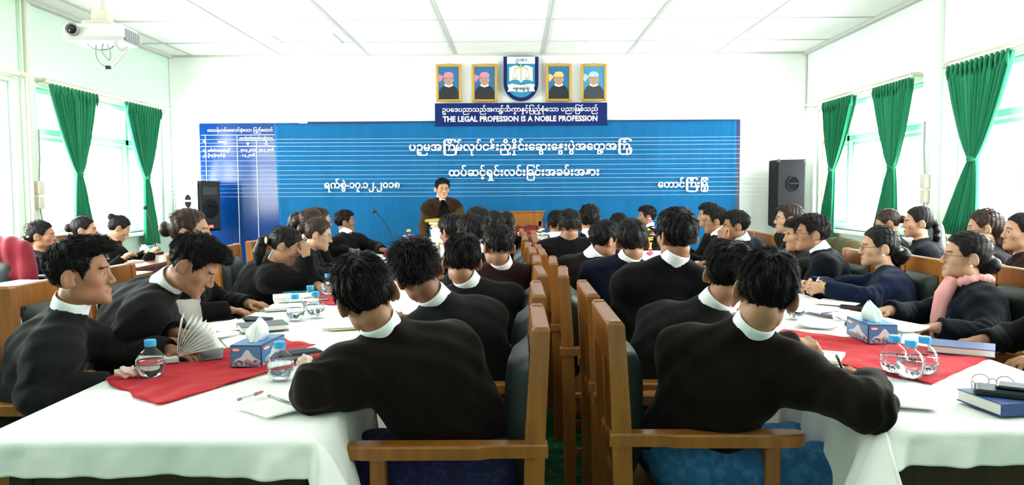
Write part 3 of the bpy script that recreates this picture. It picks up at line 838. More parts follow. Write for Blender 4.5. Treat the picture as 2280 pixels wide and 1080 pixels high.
def curtain(x, sgn, y0, y1, ytie, ztie, zbot, wb, label, seed, yb=None):
    """pleated drape gathered at the tie, flaring again below it; y0 < y1"""
    rs = random.Random(seed); yc = (y0 + y1) / 2; wt = y1 - y0; ztop = WZ1 + .02; yb = ytie if yb is None else yb
    root = empty('curtain', (x - sgn * .10, yc, 0))
    NZ, NU, nf = 70, 150, 13; P = []
    ph = [rs.uniform(0, 6.28) for _ in range(6)]
    for i in range(NZ + 1):
        t = i / NZ; z = ztop + (zbot - ztop) * t
        if z > ztie:
            q = (ztop - z) / (ztop - ztie); k = 1 - q ** 1.15; w_ = .085 + (wt - .085) * (k ** .80); cy_ = yc + (ytie - yc) * (1 - k) ** 1.0
        else:
            q = (ztie - z) / (ztie - zbot); w_ = .085 + (wb - .085) * (q ** .8); cy_ = ytie + (yb - ytie) * q
        row = []
        gather = max(.25, min(1, w_ / wt))
        for j in range(NU + 1):
            s_ = j / NU; a = s_ * nf * 2 * math.pi
            head = max(0, 1 - (ztop - z) / .12)
            amp = (.030 - .012 * head) * (.55 + .45 * gather) if head < 1 else .018
            dx = amp * (math.sin(a + .7 * math.sin(3 * s_ * 6.28 + ph[0]) + .5 * t * math.sin(ph[1] + 9 * s_)) + .3 * math.sin(2.3 * a + ph[2] + 2 * t))
            dyy = .008 * math.cos(a + ph[3]) * gather
            row.append((dx * (1.0 if z > ztie else .9), cy_ - yc + (s_ - .5) * w_ + dyy, z + (-.012 * math.sin(ph[4] + 8 * s_) if i == NZ else 0)))
        P.append(row)
    m = MB(); m.grid(P); dr = m.build('drape', 'curtain', root, smooth=True)
    sol = dr.modifiers.new('thickness', 'SOLIDIFY'); sol.thickness = .003
    # header tape with pinch pleats
    m = MB(); nh = 13
    for i in range(nh):
        yy_ = -wt / 2 + (i + .5) * wt / nh
        m.tube([(-sgn * .022, yy_, ztop + .01), (-sgn * .030, yy_, ztop - .05), (-sgn * .020, yy_ + .004, ztop - .115)], [.012, .015, .006], 8)
    m.build('pleat_heading', 'curtain', root, smooth=True)
    m = MB(); m.lathe([(.044, -.022), (.050, -.012), (.051, .008), (.046, .020)], 18, (0, ytie - yc, ztie)); m.build('tie_band', 'curtain', root, smooth=True)
    tag(root, label, 'curtain')
curtain(XL, -1, 7.45, 8.30, 7.90, 1.615, 1.00, .36, 'green tied curtain on the left wall, nearer of the two left curtains', 1, 7.98)
curtain(XL, -1, 8.88, 9.78, 9.36, 1.61, .80, .38, 'green tied curtain on the left wall beside the black speaker corner', 2, 9.46)
curtain(XR, 1, 8.60, 9.46, 9.18, 1.66, .84, .42, 'green tied curtain nearest the tall black speaker on the right', 3, 9.35)
curtain(XR, 1, 7.36, 8.14, 7.72, 1.64, .86, .52, 'green tied curtain in the middle of the right wall above two seated women', 4, 7.86)
curtain(XR, 1, 5.88, 6.76, 6.36, 1.66, 1.02, .52, 'widest green tied curtain, nearest on the right wall', 5, 6.55)

# ------------------------------------------------------------------ conduits and switch boxes
m = MB(); m.box((XL + .055, 7.205, ZC / 2 + .45), (.03, .03, ZC - .95), .004); o = m.build('wall_conduit', 'cream_plastic'); tag(o, 'pale vertical cable conduit on the left wall pillar', 'conduit')
def sbox(x, sgn, y, z, label):
    root = empty('switch_box', (x - sgn * .015, y, z))
    m = MB(); m.box((0, 0, .07), (.05, .10, .13), .006); m.build('switch_plate', 'cream_plastic', root)
    m = MB(); m.box((0, 0, -.07), (.045, .09, .12), .006); m.build('socket_plate', 'cream_plastic', root)
    m = MB(); m.tube([(0, .0, .13), (-sgn * .01, .01, .35), (-sgn * .005, .02, .62)], .008, 6); m.build('cable', 'grey_plastic', root)
    m = MB(); m.tube([(0, .0, -.12), (-sgn * .02, .0, -.25), (-sgn * .01, .0, -.45)], .008, 6); m.build('cable', 'grey_plastic', root)
    tag(root, label, 'switch box')
sbox(XL + .05, -1, 7.30, 1.40, 'cream switch box with hanging cables on the left wall pillar')
sbox(XR - .05, 1, 7.16, 1.42, 'cream switch box on the right wall pillar above the braided woman')
# ------------------------------------------------------------------ lettering
_GL = {}
def glyph(ch, bold):
    """outline mesh of one character: (vertices, faces, advance)"""
    k = (ch, bold)
    if k in _GL: return _GL[k]
    def get(s, bold=bold):
        cu = bpy.data.curves.new('letters', 'FONT'); cu.body = s; cu.offset = bold; cu.resolution_u = 2
        o = bpy.data.objects.new('letters', cu); COL.objects.link(o)
        me = bpy.data.meshes.new_from_object(o.evaluated_get(bpy.context.evaluated_depsgraph_get()))
        r = ([v.co.copy() for v in me.vertices], [tuple(p.vertices) for p in me.polygons])
        bpy.data.objects.remove(o); bpy.data.meshes.remove(me); bpy.data.curves.remove(cu); return r
    if 'I' not in _GL:
        _GL['I'] = max(p.x for p in get('IIIIIIIII', 0)[0])
    v, f = get(ch); adv = max(p.x for p in get(ch + 'IIIIIIIII', 0)[0]) - _GL['I']
    _GL[k] = (v, f, adv); return _GL[k]
WIDE = 'ကဆညတထလသအဉ'
def layout(text, bold):
    """visual-order layout of a line, Burmese or Latin; '_x' puts a small stacked letter below, medials follow their base"""
    V_, F_ = [], []; pen = 0.0; i = 0; basex = 0.0; basew = .65; n_ = [0]
    def place(g, x, sx=1.0, sy=1.0, y=0.0):
        o = len(V_); n_[0] += 1; V_.extend(((p.x * sx + x, p.y * sy + y, (n_[0] % 4) * .0011) for p in g[0])); F_.extend(tuple(q + o for q in f) for f in g[1])
    while i < len(text):
        ch = text[i]
        if ch == ' ': pen += .30; i += 1; continue
        if ch == '_':
            g = glyph(text[i + 1], bold); xs = [p.x for p in g[0]]; w_ = (max(xs) - min(xs)) * .6
            place(g, basex + basew / 2 - w_ / 2 - min(xs) * .6, .6, .6, -.46); i += 2; continue
        g = glyph(ch, bold)
        if ch == '\u103c':
            nx = text[i + 1]; wd = nx in WIDE; sx = 1.62 if wd else 1.0
            place(g, pen, sx); pen += .115; i += 1; continue
        if '\u102d' <= ch <= '\u103e' and ch not in '\u1031\u1038':
            xo = 0.0
            if ch in '\u102d\u102e\u1032\u1036' and basew > .8: xo = -(basew - .65) / 2
            if ch in '\u103d' and basew > .8: xo = -(basew - .65) / 2
            place(g, pen + xo); i += 1; continue
        basex = pen; place(g, pen); basew = g[2]; pen += g[2]; i += 1
    return V_, F_, pen
def lettering(name, text, x0, x1, zbase, y, mt, parent=None, bold=0.012, depth=.004, loc=None, squash=1.0, xh=None):
    """a line of raised lettering facing the camera (-Y), fitted from x0 to x1 on the baseline zbase"""
    v, f, w_ = layout(text, bold)
    xs = [p[0] for p in v]; s_ = (x1 - x0) / (max(xs) - min(xs)); m0 = min(xs)
    sy = s_ * squash if xh is None else xh
    m = MB(); n = len(v)
    vs = [(x0 + (p[0] - m0) * s_, y - p[2], zbase + p[1] * sy) for p in v]
    m.add(vs, f)
    o = m.build(name, mt, parent)
    sol = o.modifiers.new('thickness', 'SOLIDIFY'); sol.thickness = depth; sol.offset = 0
    return o
def px_line(px0, px1, pyb, y):
    a = W(px0, pyb, y); b = W(px1, pyb, y); return a.x, b.x, (a.z + b.z) / 2

# ------------------------------------------------------------------ boards, backdrop, strings
YBO = YB - .03
def flat_rect(name, px0, py0, px1, py1, y, mt, th=.02, parent=None, bev=.003):
    a, b = W(px0, py0, y), W(px1, py1, y)
    m = MB(); m.box(((a.x + b.x) / 2, y + th / 2, (a.z + b.z) / 2), (abs(b.x - a.x), th, abs(b.z - a.z)), bev)
    return m.build(name, mt, parent)
lb = flat_rect('honour_board', 443, 275, 676, 760, YB - .04, 'board_blue', .03)
tag(lb, 'glossy blue board with a white ruled table of names, half hidden by the backdrop', 'board')
yl = YB - .045
def rule(px0, py0, px1, py1, w_=.012):
    a, b = W(px0, py0, yl), W(px1, py1, yl); m = MB()
    m.box(((a.x + b.x) / 2, yl, (a.z + b.z) / 2), (max(abs(b.x - a.x), w_) if abs(py1 - py0) < 9 else w_, .004, max(abs(b.z - a.z) if abs(py1 - py0) > 9 else 0, w_)))
    return m
m = MB()
for q in ((448, 301, 674, 300), (448, 326, 674, 325), (531, 313, 674, 312), (448, 300, 449, 700), (461, 300, 462, 560), (531, 300, 540, 560), (574, 313, 580, 560)):
    s_ = rule(q[0], q[1], q[0] + (q[2] - q[0] if abs(q[3] - q[1]) < 9 else 0), q[3], .007); m.add(s_.v, s_.f)
m.build('ruled_lines', 'print_white', lb)
for tx, a, b, yb_, bo in (('တာဝန်ထမ်းေဆာင်ခဲ့ေသာ ြပည်ေထာင်', 462, 608, 293, .012), ('စဉ်', 451, 460, 316, .01), ('အမည်', 486, 506, 318, .01), ('တာဝန်ထမ်းေဆာင်သည့်ကာလ', 533, 608, 309, .01), ('မှ', 549, 555, 322, .01), ('ထိ', 589, 597, 322, .01),
                         ('၁၉', 451, 460, 337, .01), ('ေဒါက်တာထွန်းရှင်', 463, 513, 337, .01), ('၃၀.၃.၂၀၁၁', 536, 570, 336, .01), ('၃၀.၃.၂၀၁၆', 577, 610, 336, .01), ('၂၀', 451, 460, 348, .01), ('ဦးထွန်းထွန်းဦး', 463, 503, 348, .01), ('၁.၄.၂၀၁၆', 539, 568, 348, .01)):
    x0, x1, zb = px_line(a, b, yb_, yl); lettering('lettering', tx, x0, x1, zb, yl, 'print_white', lb, bo)
rb = flat_rect('back_board', 684, 271, 1642, 760, YB - .035, 'board_dark', .03)
tag(rb, 'dark navy board whose edges show behind the blue cloth backdrop', 'board')

# cloth backdrop: gently rippled, hung a hand's breadth before the boards
YC_ = YB - .13
tl, tr = W(610, 275, YC_), W(1640, 267, YC_)
P = []
for i in range(41):
    t = i / 40; row = []
    for j in range(141):
        s_ = j / 140; x = tl.x + (tr.x - tl.x) * s_ + .06 * t * (1 - s_) ** 3; zt_ = tl.z + (tr.z - tl.z) * s_ - .012 * math.sin(s_ * math.pi * 3) ** 2
        z = zt_ + (.35 - zt_) * t
        y = YC_ + .008 * math.sin(s_ * 41 + 2 * math.sin(s_ * 9)) * (.35 + t) + .010 * math.sin(s_ * 17 + 1.5 * t) * t + .015 * math.exp(-((s_ - .985) / .02) ** 2) * math.sin(90 * s_)
        row.append((x, y, z))
    P.append(row)
m = MB(); m.grid(P); bd = m.build('backdrop_banner', 'backdrop_cloth', smooth=True)
sol = bd.modifiers.new('thickness', 'SOLIDIFY'); sol.thickness = .004
tag(bd, 'wide blue cloth backdrop with white Burmese meeting lettering behind the speaker', 'banner')
yt = YC_ - .032
for tx, a, b, yb_, bo in (('ပဉ_စမအြကိမ်လုပ်ငန်းညှိနှိုင်းေဆွးေနွးပွဲအေတွ့အြကုံ', 911, 1407, 334, .022), ('ထပ်ဆင့်ရှင်းလင်းြခင်းအခမ်းအနား', 999, 1334, 391, .022), ('ရက်စွဲ-၁၇.၁၂.၂၀၁၈', 722, 890, 418, .022), ('ေတာင်ြကီးြမို့', 1465, 1577, 417, .022)):
    x0, x1, zb = px_line(a, b, yb_, yt); lettering('lettering', tx, x0, x1, zb, yt, 'print_white', bd, bo, .006)
# thin white strings stretched across the front of the room
for k, py in enumerate((307, 315, 323, 334, 344, 355, 366, 377, 387, 396, 407, 417, 426, 435)):
    z = W(1140, py, YB - .20).z
    m = MB(); m.tube([(XL + .02, YB - .20, z), (XL * .4, YB - .20, z - .004), (0, YB - .20, z - .005), (XR * .5, YB - .20, z - .003), (XR - .02, YB - .20, z)], .0013, 5)
    o = m.build('string', 'string'); tag(o, 'thin white string stretched across the blue backdrop, one of a stack', 'string', 'strings across the backdrop')

# ------------------------------------------------------------------ motto sign
sg = flat_rect('motto_sign', 968, 230, 1352, 279, YB - .16, 'sign_blue', .05); tag(sg, 'navy wall sign with white Burmese and English motto lettering', 'sign')
ys_ = YB - .163
x0, x1, zb = px_line(985, 1331, 248, ys_); lettering('lettering', 'ဥပေဒပညာသည်အကျင့်သိက_ခာနှင့်ြပည့်စုံေသာ ပညာြဖစ်သည်', x0, x1, zb, ys_, 'print_white', sg, .015)
x0, x1, zb = px_line(986, 1330, 270, ys_); a = W(0, 270, ys_).z - W(0, 282, ys_).z
lettering('lettering', 'THE LEGAL PROFESSION IS A NOBLE PROFESSION', x0, x1, zb, ys_, 'print_white', sg, .028, xh=a / .72)

# ------------------------------------------------------------------ emblem shield
ye = YB - .10
def pxy(px, py, y): p = W(px, py, y); return (p.x, p.z)
MY = Matrix(((1, 0, 0), (0, 0, 1), (0, 1, 0)))        # outline (x, z) extruded along y
def plate(pts, y0, y1, mt, name, parent):
    m = MB(); pts = pts if sum((pts[i][0] * pts[(i + 1) % len(pts)][1] - pts[(i + 1) % len(pts)][0] * pts[i][1]) for i in range(len(pts))) < 0 else pts[::-1]
    m.prism(pts, y0, y1, MY); return m.build(name, mt, parent)
def shield(x0, x1, yt_, yb_, y):
    c = (x0 + x1) / 2; pts = [pxy(x0, yt_, y), pxy(x1, yt_, y)]
    r = (x1 - x0) / 2; ys0 = yb_ - r * 1.0
    for i in range(21):
        t = math.pi * i / 20; pts.append(pxy(c + r * math.cos(t), ys0 + r * 1.0 * math.sin(t), y))
    return pts
emb = plate(shield(1121, 1199, 126, 224, ye), ye, ye + .08, 'sign_blue', 'law_office_emblem', None)
tag(emb, 'blue shield emblem with open book and scales above the motto sign', 'emblem')
plate(shield(1129, 1191, 127, 217, ye), ye - .006, ye, 'sky_print', 'shield_field', emb)
plate([pxy(1129, 127, ye), pxy(1191, 127, ye), pxy(1191, 142, ye), pxy(1129, 142, ye)], ye - .010, ye - .006, 'print_white', 'title_band', emb)
x0, x1, zb = px_line(1148, 1174, 136.5, ye - .012); lettering('lettering', 'ဥပေဒ', x0, x1, zb, ye - .012, 'sky_print', emb, .02)
for s_ in (-1, 1):
    pts = [pxy(1160, 151, ye)] + [pxy(1160 + s_ * 26 * t, 151 - 5 * math.sin(math.pi * min(t * 1.1, 1)), ye) for t in (.2, .4, .6, .8, 1)] + [pxy(1160 + s_ * 26, 181, ye)] + [pxy(1160 + s_ * 26 * t, 181 - 4 * math.sin(math.pi * t) , ye) for t in (.7, .4, .2)] + [pxy(1160, 184, ye)]
    plate(pts, ye - .014, ye - .006, 'print_white', 'book_page', emb)
m = MB()
def pl(pts, r): m.tube([V(pxy(a, b, ye)[0], ye - .018, pxy(a, b, ye)[1]) for a, b in pts], r, 6)
pl([(1160, 144), (1160, 180)], .010); pl([(1146, 154), (1160, 149), (1175, 154)], .008); pl([(1146, 154), (1141, 173)], .004); pl([(1146, 154), (1151, 173)], .004); pl([(1175, 154), (1169, 173)], .004); pl([(1175, 154), (1179, 173)], .004)
pl([(1141, 173), (1146, 176), (1151, 173)], .008); pl([(1169, 173), (1174, 176), (1179, 173)], .008)
m.build('scales', 'print_olive', emb)
plate([pxy(1130, 190, ye), pxy(1140, 187, ye), pxy(1160, 190.5, ye), pxy(1181, 187, ye), pxy(1191, 189, ye), pxy(1188, 196, ye), pxy(1191, 204, ye), pxy(1182, 203, ye), pxy(1160, 205, ye), pxy(1139, 203, ye), pxy(1130, 205, ye), pxy(1133, 197, ye)], ye - .020, ye - .006, 'print_white', 'ribbon', emb)
x0, x1, zb = px_line(1142, 1180, 199, ye - .022); lettering('lettering', 'ေရှ့ေနချုပ်ရုံး', x0, x1, zb, ye - .022, 'print_dark', emb, .02)

# ------------------------------------------------------------------ framed portraits
def portrait(px0, py0, px1, py1, bg, hat, coat, label, hatdir=-1):
    y = YB - .07
    a, b = W(px0, py0, y), W(px1, py1, y); cx_, cz = (a.x + b.x) / 2, (a.z + b.z) / 2; w_, h_ = b.x - a.x, a.z - b.z
    root = empty('framed_portrait', (cx_, y, cz)); fw_ = .035
    m = MB()
    for dx, dz, sx, sz in ((-w_ / 2 + fw_ / 2, 0, fw_, h_), (w_ / 2 - fw_ / 2, 0, fw_, h_), (0, h_ / 2 - fw_ / 2, w_ - 2 * fw_, fw_), (0, -h_ / 2 + fw_ / 2, w_ - 2 * fw_, fw_)): m.box((dx, 0, dz), (sx, .035, sz), .010)
    m.build('frame', 'gold_frame', root)
    m = MB(); m.tube([(0, .0, h_ / 2), (0, .0, h_ / 2 + .015)], .012, 8); m.build('hanging_hook', 'gold', root)
    m = MB(); m.box((0, .005, 0), (w_ - 2 * fw_ + .004, .012, h_ - 2 * fw_ + .004)); pic = m.build('picture', bg, root)
    iw, ih = w_ - 2 * fw_, h_ - 2 * fw_; k = ih / 1.0
    def shp(pts, dep, mt, nm): plate([(p[0] * k, p[1] * k) for p in pts], -.002 - dep, 0, mt, nm, pic)
    def el_(cx0, cz0, rx, rz, n_=20, a0=0, a1=2 * math.pi): return [(cx0 + rx * math.cos(a0 + (a1 - a0) * i / n_), cz0 + rz * math.sin(a0 + (a1 - a0) * i / n_)) for i in range(n_)]
    hwid = iw / k / 2 * .97
    shp([(-hwid, -.495), (hwid, -.495), (hwid * .98, -.26), (hwid * .75, -.14), (.14, -.07), (-.14, -.07), (-hwid * .75, -.14), (-hwid * .98, -.26)], .001, coat, 'printed_coat')
    shp([(-.12, -.03), (.12, -.03), (.13, -.09), (0, -.13), (-.13, -.09)], .002, 'print_white', 'printed_collar')
    shp(el_(0, .10, .135, .185), .003, 'portrait_skin', 'printed_face')
    for s_ in (-1, 1):
        shp(el_(s_ * .14, .09, .025, .05, 10), .0025, 'portrait_skin', 'printed_ear')
        shp(el_(s_ * .055, .125, .030, .010, 10), .004, 'portrait_shade', 'printed_eye'); shp(el_(s_ * .055, .158, .038, .008, 10), .004, 'portrait_shade', 'printed_brow')
    shp(el_(0, .065, .028, .016, 10), .004, 'portrait_shade', 'printed_nose'); shp(el_(0, .010, .050, .011, 10), .004, 'portrait_shade', 'printed_mouth')
    shp([(-.155, .185), (.155, .185), (.150, .26), (.10, .325), (0, .345), (-.10, .325), (-.150, .26)], .005, hat, 'printed_headdress')
    shp([(hatdir * .14, .20), (hatdir * .30, .28), (hatdir * .33, .12), (hatdir * .28, .02), (hatdir * .17, .16)], .004, hat, 'printed_headdress_tail')
    tag(root, label, 'picture')
portrait(970, 143, 1028, 227, 'portrait_blue', 'portrait_pink', 'portrait_coat', 'gold framed portrait with a pink headdress, leftmost above the motto sign')
portrait(1050, 143, 1108, 227, 'portrait_blue', 'portrait_pink', 'portrait_coat', 'gold framed portrait with a pink headdress, directly left of the shield emblem')
portrait(1215, 142, 1273, 226, 'portrait_blue', 'portrait_cream', 'portrait_coat', 'gold framed portrait with a cream headdress, directly right of the shield emblem')
portrait(1293, 142, 1351, 226, 'portrait_sky', 'portrait_pale', 'portrait_grey', 'gold framed faded portrait with a pale blue headdress above the sign end')

# ------------------------------------------------------------------ loudspeakers
def loudspeaker(loc, w_, d_, h_, rz, label, side_mat='speaker_vinyl', red=True, handle=True, grille=True, sidex=-1):
    root = empty('loudspeaker', loc, rz)      # front faces local -Y
    m = MB(); m.box((0, 0, 0), (w_, d_, h_), .015); m.build('cabinet', 'speaker_vinyl', root)
    if grille:
        m = MB(); m.box((0, -d_ / 2 - .006, 0), (w_ * .90, .012, h_ * .94), .006); m.build('grille', 'speaker_mesh', root)
        m = MB(); m.lathe([(w_ * .36, 0), (w_ * .34, .008), (w_ * .10, -.002), (w_ * .02, .006)], 26, (0, -d_ / 2 - .012, -h_ * .05), Matrix.Rotation(R(90), 3, 'X')); m.build('woofer_ring', 'speaker_vinyl', root, smooth=True)
        m = MB(); m.box((0, -d_ / 2 - .010, h_ * .30), (w_ * .66, .012, h_ * .17), .02); m.build('horn', 'dark_plastic', root)
    if red:
        m = MB(); m.box((0, -d_ / 2 - .014, -h_ * .41), (w_ * .22, .006, h_ * .075), .002); lg_ = m.build('maker_label', 'label_red', root)
        for i in range(3):
            m = MB(); m.box((-w_ * .06 + i * w_ * .06, -d_ / 2 - .0175, -h_ * .405), (w_ * .035, .002, h_ * .035)); m.build('label_mark', 'print_white', lg_)
    if handle:
        # oval recessed hand grip on the side or the front
        X = -w_ / 2 if handle == 'side' else 0
        if handle == 'side':
            m = MB(); m.box((-w_ / 2 - .003, 0, 0), (.006, d_ * .96, h_ * .98), .002); m.build('side_glare', side_mat, root)  # thin sheet carrying the painted window glare of the cabinet side
            Mh = Matrix(((0, 0, -1), (1, 0, 0), (0, 1, 0))); c = (-w_ / 2 - .006, 0, h_ * .10)
        else:
            Mh = Matrix(((1, 0, 0), (0, 0, -1), (0, 1, 0))); c = (0.02, -d_ / 2, h_ * .14)
        def oval(rx, ry): return [(rx * math.cos(t), ry * math.sin(t)) for t in [2 * math.pi * i / 28 for i in range(28)]]
        m = MB(); o1, o2 = oval(.085, .105), oval(.070, .088)
        m.add([Vector(c) + Mh @ Vector((a, b, .0)) for a, b in o1] + [Vector(c) + Mh @ Vector((a, b, .012)) for a, b in oval(.080, .100)] + [Vector(c) + Mh @ Vector((a, b, .010)) for a, b in o2] + [Vector(c) + Mh @ Vector((a, b, -.0)) for a, b in oval(.066, .084)],
              [(r_ * 28 + i, r_ * 28 + (i + 1) % 28, (r_ + 1) * 28 + (i + 1) % 28, (r_ + 1) * 28 + i) for r_ in range(3) for i in range(28)])
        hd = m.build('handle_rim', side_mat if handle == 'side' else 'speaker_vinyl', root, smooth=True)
        m = MB(); m.prism(oval(.067, .085), .0005, .004, Mh, c); m.build('handle_recess', 'recess_black', hd)
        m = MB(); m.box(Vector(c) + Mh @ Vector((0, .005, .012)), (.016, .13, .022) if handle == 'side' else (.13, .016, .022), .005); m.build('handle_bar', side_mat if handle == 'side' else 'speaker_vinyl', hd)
    m = MB()
    for sx in (-1, 1):
        for sz in (-1, 1): m.box((sx * (w_ / 2 - .018), -d_ / 2 + .014, sz * (h_ / 2 - .018)), (.045, .045, .045), .012)
    m.build('corner_guard', 'dark_plastic', root)
    tag(root, label, 'speaker')
    return root
p = W(443, 459, 9.80)
ls = loudspeaker((p.x, 9.85, p.z), .34, .36, .63, R(60), 'black loudspeaker with a small red label mounted beside the blue board', 'glare_vinyl', True, 'side')
wd = rot_z(R(-60)) @ V(-.02, YB - 9.85 - .01, 0)
m = MB(); m.tube([(0, 0, 0), wd * .6, wd], .025, 8); m.box(wd - wd.normalized() * .012, (.12, .02, .16), .004, rot_z(R(-60))); m.build('wall_bracket', 'dark_plastic', ls)
p = W(1760, 430, 9.75)
tb = empty('speaker_stand', (p.x + .02, 9.95, 0)); 
m = MB(); m.tube([(0, 0, .02), (0, 0, .95)], .02, 10); m.build('pole', 'dark_plastic', tb); m = MB(); m.box((0, 0, .015), (.42, .32, .03), .008); m.build('base_plate', 'dark_plastic', tb)
m = MB(); m.box((0, 0, .945), (.3, .24, .02), .004); m.build('top_plate', 'dark_plastic', tb)
tag(tb, 'black pole stand under the tall black loudspeaker on the right', 'stand')
loudspeaker((p.x + .02, 9.95, .955 + .425), .36, .34, .85, 0, 'tall black loudspeaker with oval hand grip against the right white wall', 'speaker_vinyl', False, 'front', False)

# ------------------------------------------------------------------ ceiling projector
pc = W(229, 80, 4.3)
pj = empty('projector', (pc.x, pc.y, pc.z), R(4))
m = MB(); m.box((0, 0, 0), (.32, .25, .088), .02); m.build('housing', 'white_metal', pj)
m = MB(); m.lathe([(.036, 0), (.036, .014), (.030, .018), (.026, .006)], 22, (-.10, -.125, .008), Matrix.Rotation(R(90), 3, 'X')); m.build('lens_ring', 'grey_plastic', pj, smooth=True)
m = MB(); m.lathe([(.024, 0), (.020, .006), (.010, .012), (.002, .013)], 20, (-.10, -.130, .008), Matrix.Rotation(R(90), 3, 'X')); m.build('lens', 'phone_black', pj, smooth=True)
m = MB()
for i in range(8): m.box((.163, -.088 + i * .024, -.006), (.006, .014, .055), .001)
m.box((.161, -.004, -.006), (.002, .19, .062)); m.build('vent_grille', 'grey_plastic', pj)
m = MB(); m.box((0, 0, .058), (.16, .14, .022), .004); m.box((-.0, 0, .10), (.09, .06, .07), .006); m.build('mount_plate', 'cream_plastic', pj)
m = MB(); m.tube([(0, 0, .13), (0, 0, ZC - pc.z)], .022, 12); m.build('ceiling_pole', 'white_metal', pj, smooth=True)
m = MB(); m.box((0, 0, ZC - pc.z - .01), (.16, .16, .02), .004); m.build('ceiling_plate', 'cream_plastic', pj)
for nm, pts, mt in (('cable', [(-.06, .05, -.04), (-.05, .02, -.10), (-.02, .0, -.15), (.02, 0, -.17)], 'grey_plastic'), ('cable', [(-.10, .02, -.04), (-.04, 0, -.075), (.03, .0, -.07), (.06, .0, -.05)], 'grey_plastic'), ('cable', [(0, .0, -.045), (.0, -.02, -.09), (.035, -.02, -.135), (.045, -.02, -.10), (.03, -.02, -.05)], 'grey_plastic'), ('cable', [(.06, 0, -.04), (.09, 0, -.075), (.13, 0, -.06), (.12, 0, -.09), (.05, 0, -.16)], 'white_metal')):
    m = MB(); m.tube(smooth_line(pts), .0035 if mt == 'grey_plastic' else .009, 7); m.build(nm, mt, pj, smooth=True)
m = MB(); m.box((.022, 0, -.172), (.028, .018, .02), .003); m.build('plug', 'dark_plastic', pj)
tag(pj, 'white ceiling projector with dangling cables on a pole mount', 'projector')
# ------------------------------------------------------------------ long meeting tables and their cloths
TZ = .75
def table_unit(x0, x1, y0, y1, label, apron=True):
    root = empty('meeting_table', ((x0 + x1) / 2, (y0 + y1) / 2, 0)); w_, l_ = x1 - x0, y1 - y0
    m = MB(); m.box((0, 0, TZ - .022), (w_ - .02, l_ - .02, .036), .006); m.build('tabletop', 'dark_wood', root)
    m = MB()
    for dx, dy, sx, sy in ((0, -l_ / 2 + .07, w_ - .14, .025), (0, l_ / 2 - .07, w_ - .14, .025), (-w_ / 2 + .07, 0, .025, l_ - .14), (w_ / 2 - .07, 0, .025, l_ - .14)): m.box((dx, dy, TZ - .14), (sx, sy, .20), .004)
    m.build('apron', 'dark_wood', root)
    for sx in (-1, 1):
        for sy in (-1, 1):
            m = MB(); m.box((sx * (w_ / 2 - .08), sy * (l_ / 2 - .08), (TZ - .04) / 2), (.065, .065, TZ - .04), .006); m.build('leg', 'dark_wood', root)
    tag(root, label, 'table', 'meeting tables under the white cloths'); return root
def cloth(x0, x1, y0, y1, drops, label, seed, flare=1.0):
    """cloth over a table: flat top, four hanging sides (drops: near, right, far, left) with folds and drawn-out corners"""
    rs = random.Random(seed); ph = [rs.uniform(0, 6.28) for _ in range(8)]
    cx_, cy_ = (x0 + x1) / 2, (y0 + y1) / 2; z = TZ + .002
    N = {0: 70, 1: 110, 2: 40, 3: 110}; cor = [(x0, y0), (x1, y0), (x1, y1), (x0, y1)]
    per = []
    for k in range(4):
        a, b = cor[k], cor[(k + 1) % 4]; nx, ny = ((0, -1), (1, 0), (0, 1), (-1, 0))[k]; n2 = ((0, -1), (1, 0), (0, 1), (-1, 0))[(k + 1) % 4]
        L_ = math.hypot(b[0] - a[0], b[1] - a[1])
        for i in range(N[k]):
            t = i / N[k]; per.append((a[0] + (b[0] - a[0]) * t, a[1] + (b[1] - a[1]) * t, nx, ny, drops[k], t * L_, (1 - t) * L_, k))
        d0, d1 = drops[k], drops[(k + 1) % 4]
        for i in range(9):                          # the corner fan
            t = (i + .5) / 9; a_ = t * math.pi / 2
            vx, vy = nx * math.cos(a_) + n2[0] * math.sin(a_), ny * math.cos(a_) + n2[1] * math.sin(a_)
            dd = (d0 * (1 - t) + d1 * t) + min(d0, d1) * .55 * math.sin(2 * a_)
            per.append((b[0], b[1], vx, vy, dd, 0, 0, -1 - k))
    rows = []; NR = 16
    for r_ in range(NR + 1):
        t = r_ / NR; row = []
        for q, (x, y, nx, ny, dp, da, db, k) in enumerate(per):
            s_ = q / len(per)
            edge = min(da, db) if k >= 0 else 0
            near = math.exp(-edge / .16)
            wav = .014 * math.sin(s_ * 150 + ph[0]) + .012 * math.sin(s_ * 67 + ph[1]) + .008 * math.sin(s_ * 283 + ph[2] + 3 * t)
            out = .012 * (1 - (1 - min(t * 6, 1)) ** 2) + t * dp * .06 + (wav * (1 + 1.6 * near) * min(1, t * 2.2)) * (.16 + .84 * min(1, dp / .30)) * (t ** .7)
            fl = near * (.16 if k < 0 else .10) * t * flare * min(1, dp / .2)
            zz = z - dp * (t ** 1.15) * (1 - .02 * math.sin(s_ * 90 + ph[3])) - .004 * min(t * 6, 1)
            row.append((x + nx * (out + fl), y + ny * (out + fl), zz))
        row.append(row[0]); rows.append(row)
    m = MB(); m.grid(rows)
    base = len(m.v) - 0; n0 = len(rows[0]); inner = []
    for r_ in range(1, 13):
        t = r_ / 12; row = []
        for x, y, zz in rows[0]: row.append((x + (cx_ - x) * t, y + (cy_ - y) * t, z + .0012 * math.sin(19 * x + ph[4]) * math.sin(17 * y + ph[5]) * min(1, 4 * t)))
        inner.append(row)
    m = MB(); m.grid(rows[::-1] + inner)
    o = m.build('tablecloth', 'tablecloth', smooth=True)
    sol = o.modifiers.new('thickness', 'SOLIDIFY'); sol.thickness = .0015; sol.offset = 0
    tag(o, label, 'tablecloth'); return o
LX0, LX1, RX0, RX1 = -1.44, -.53, 1.00, 1.82
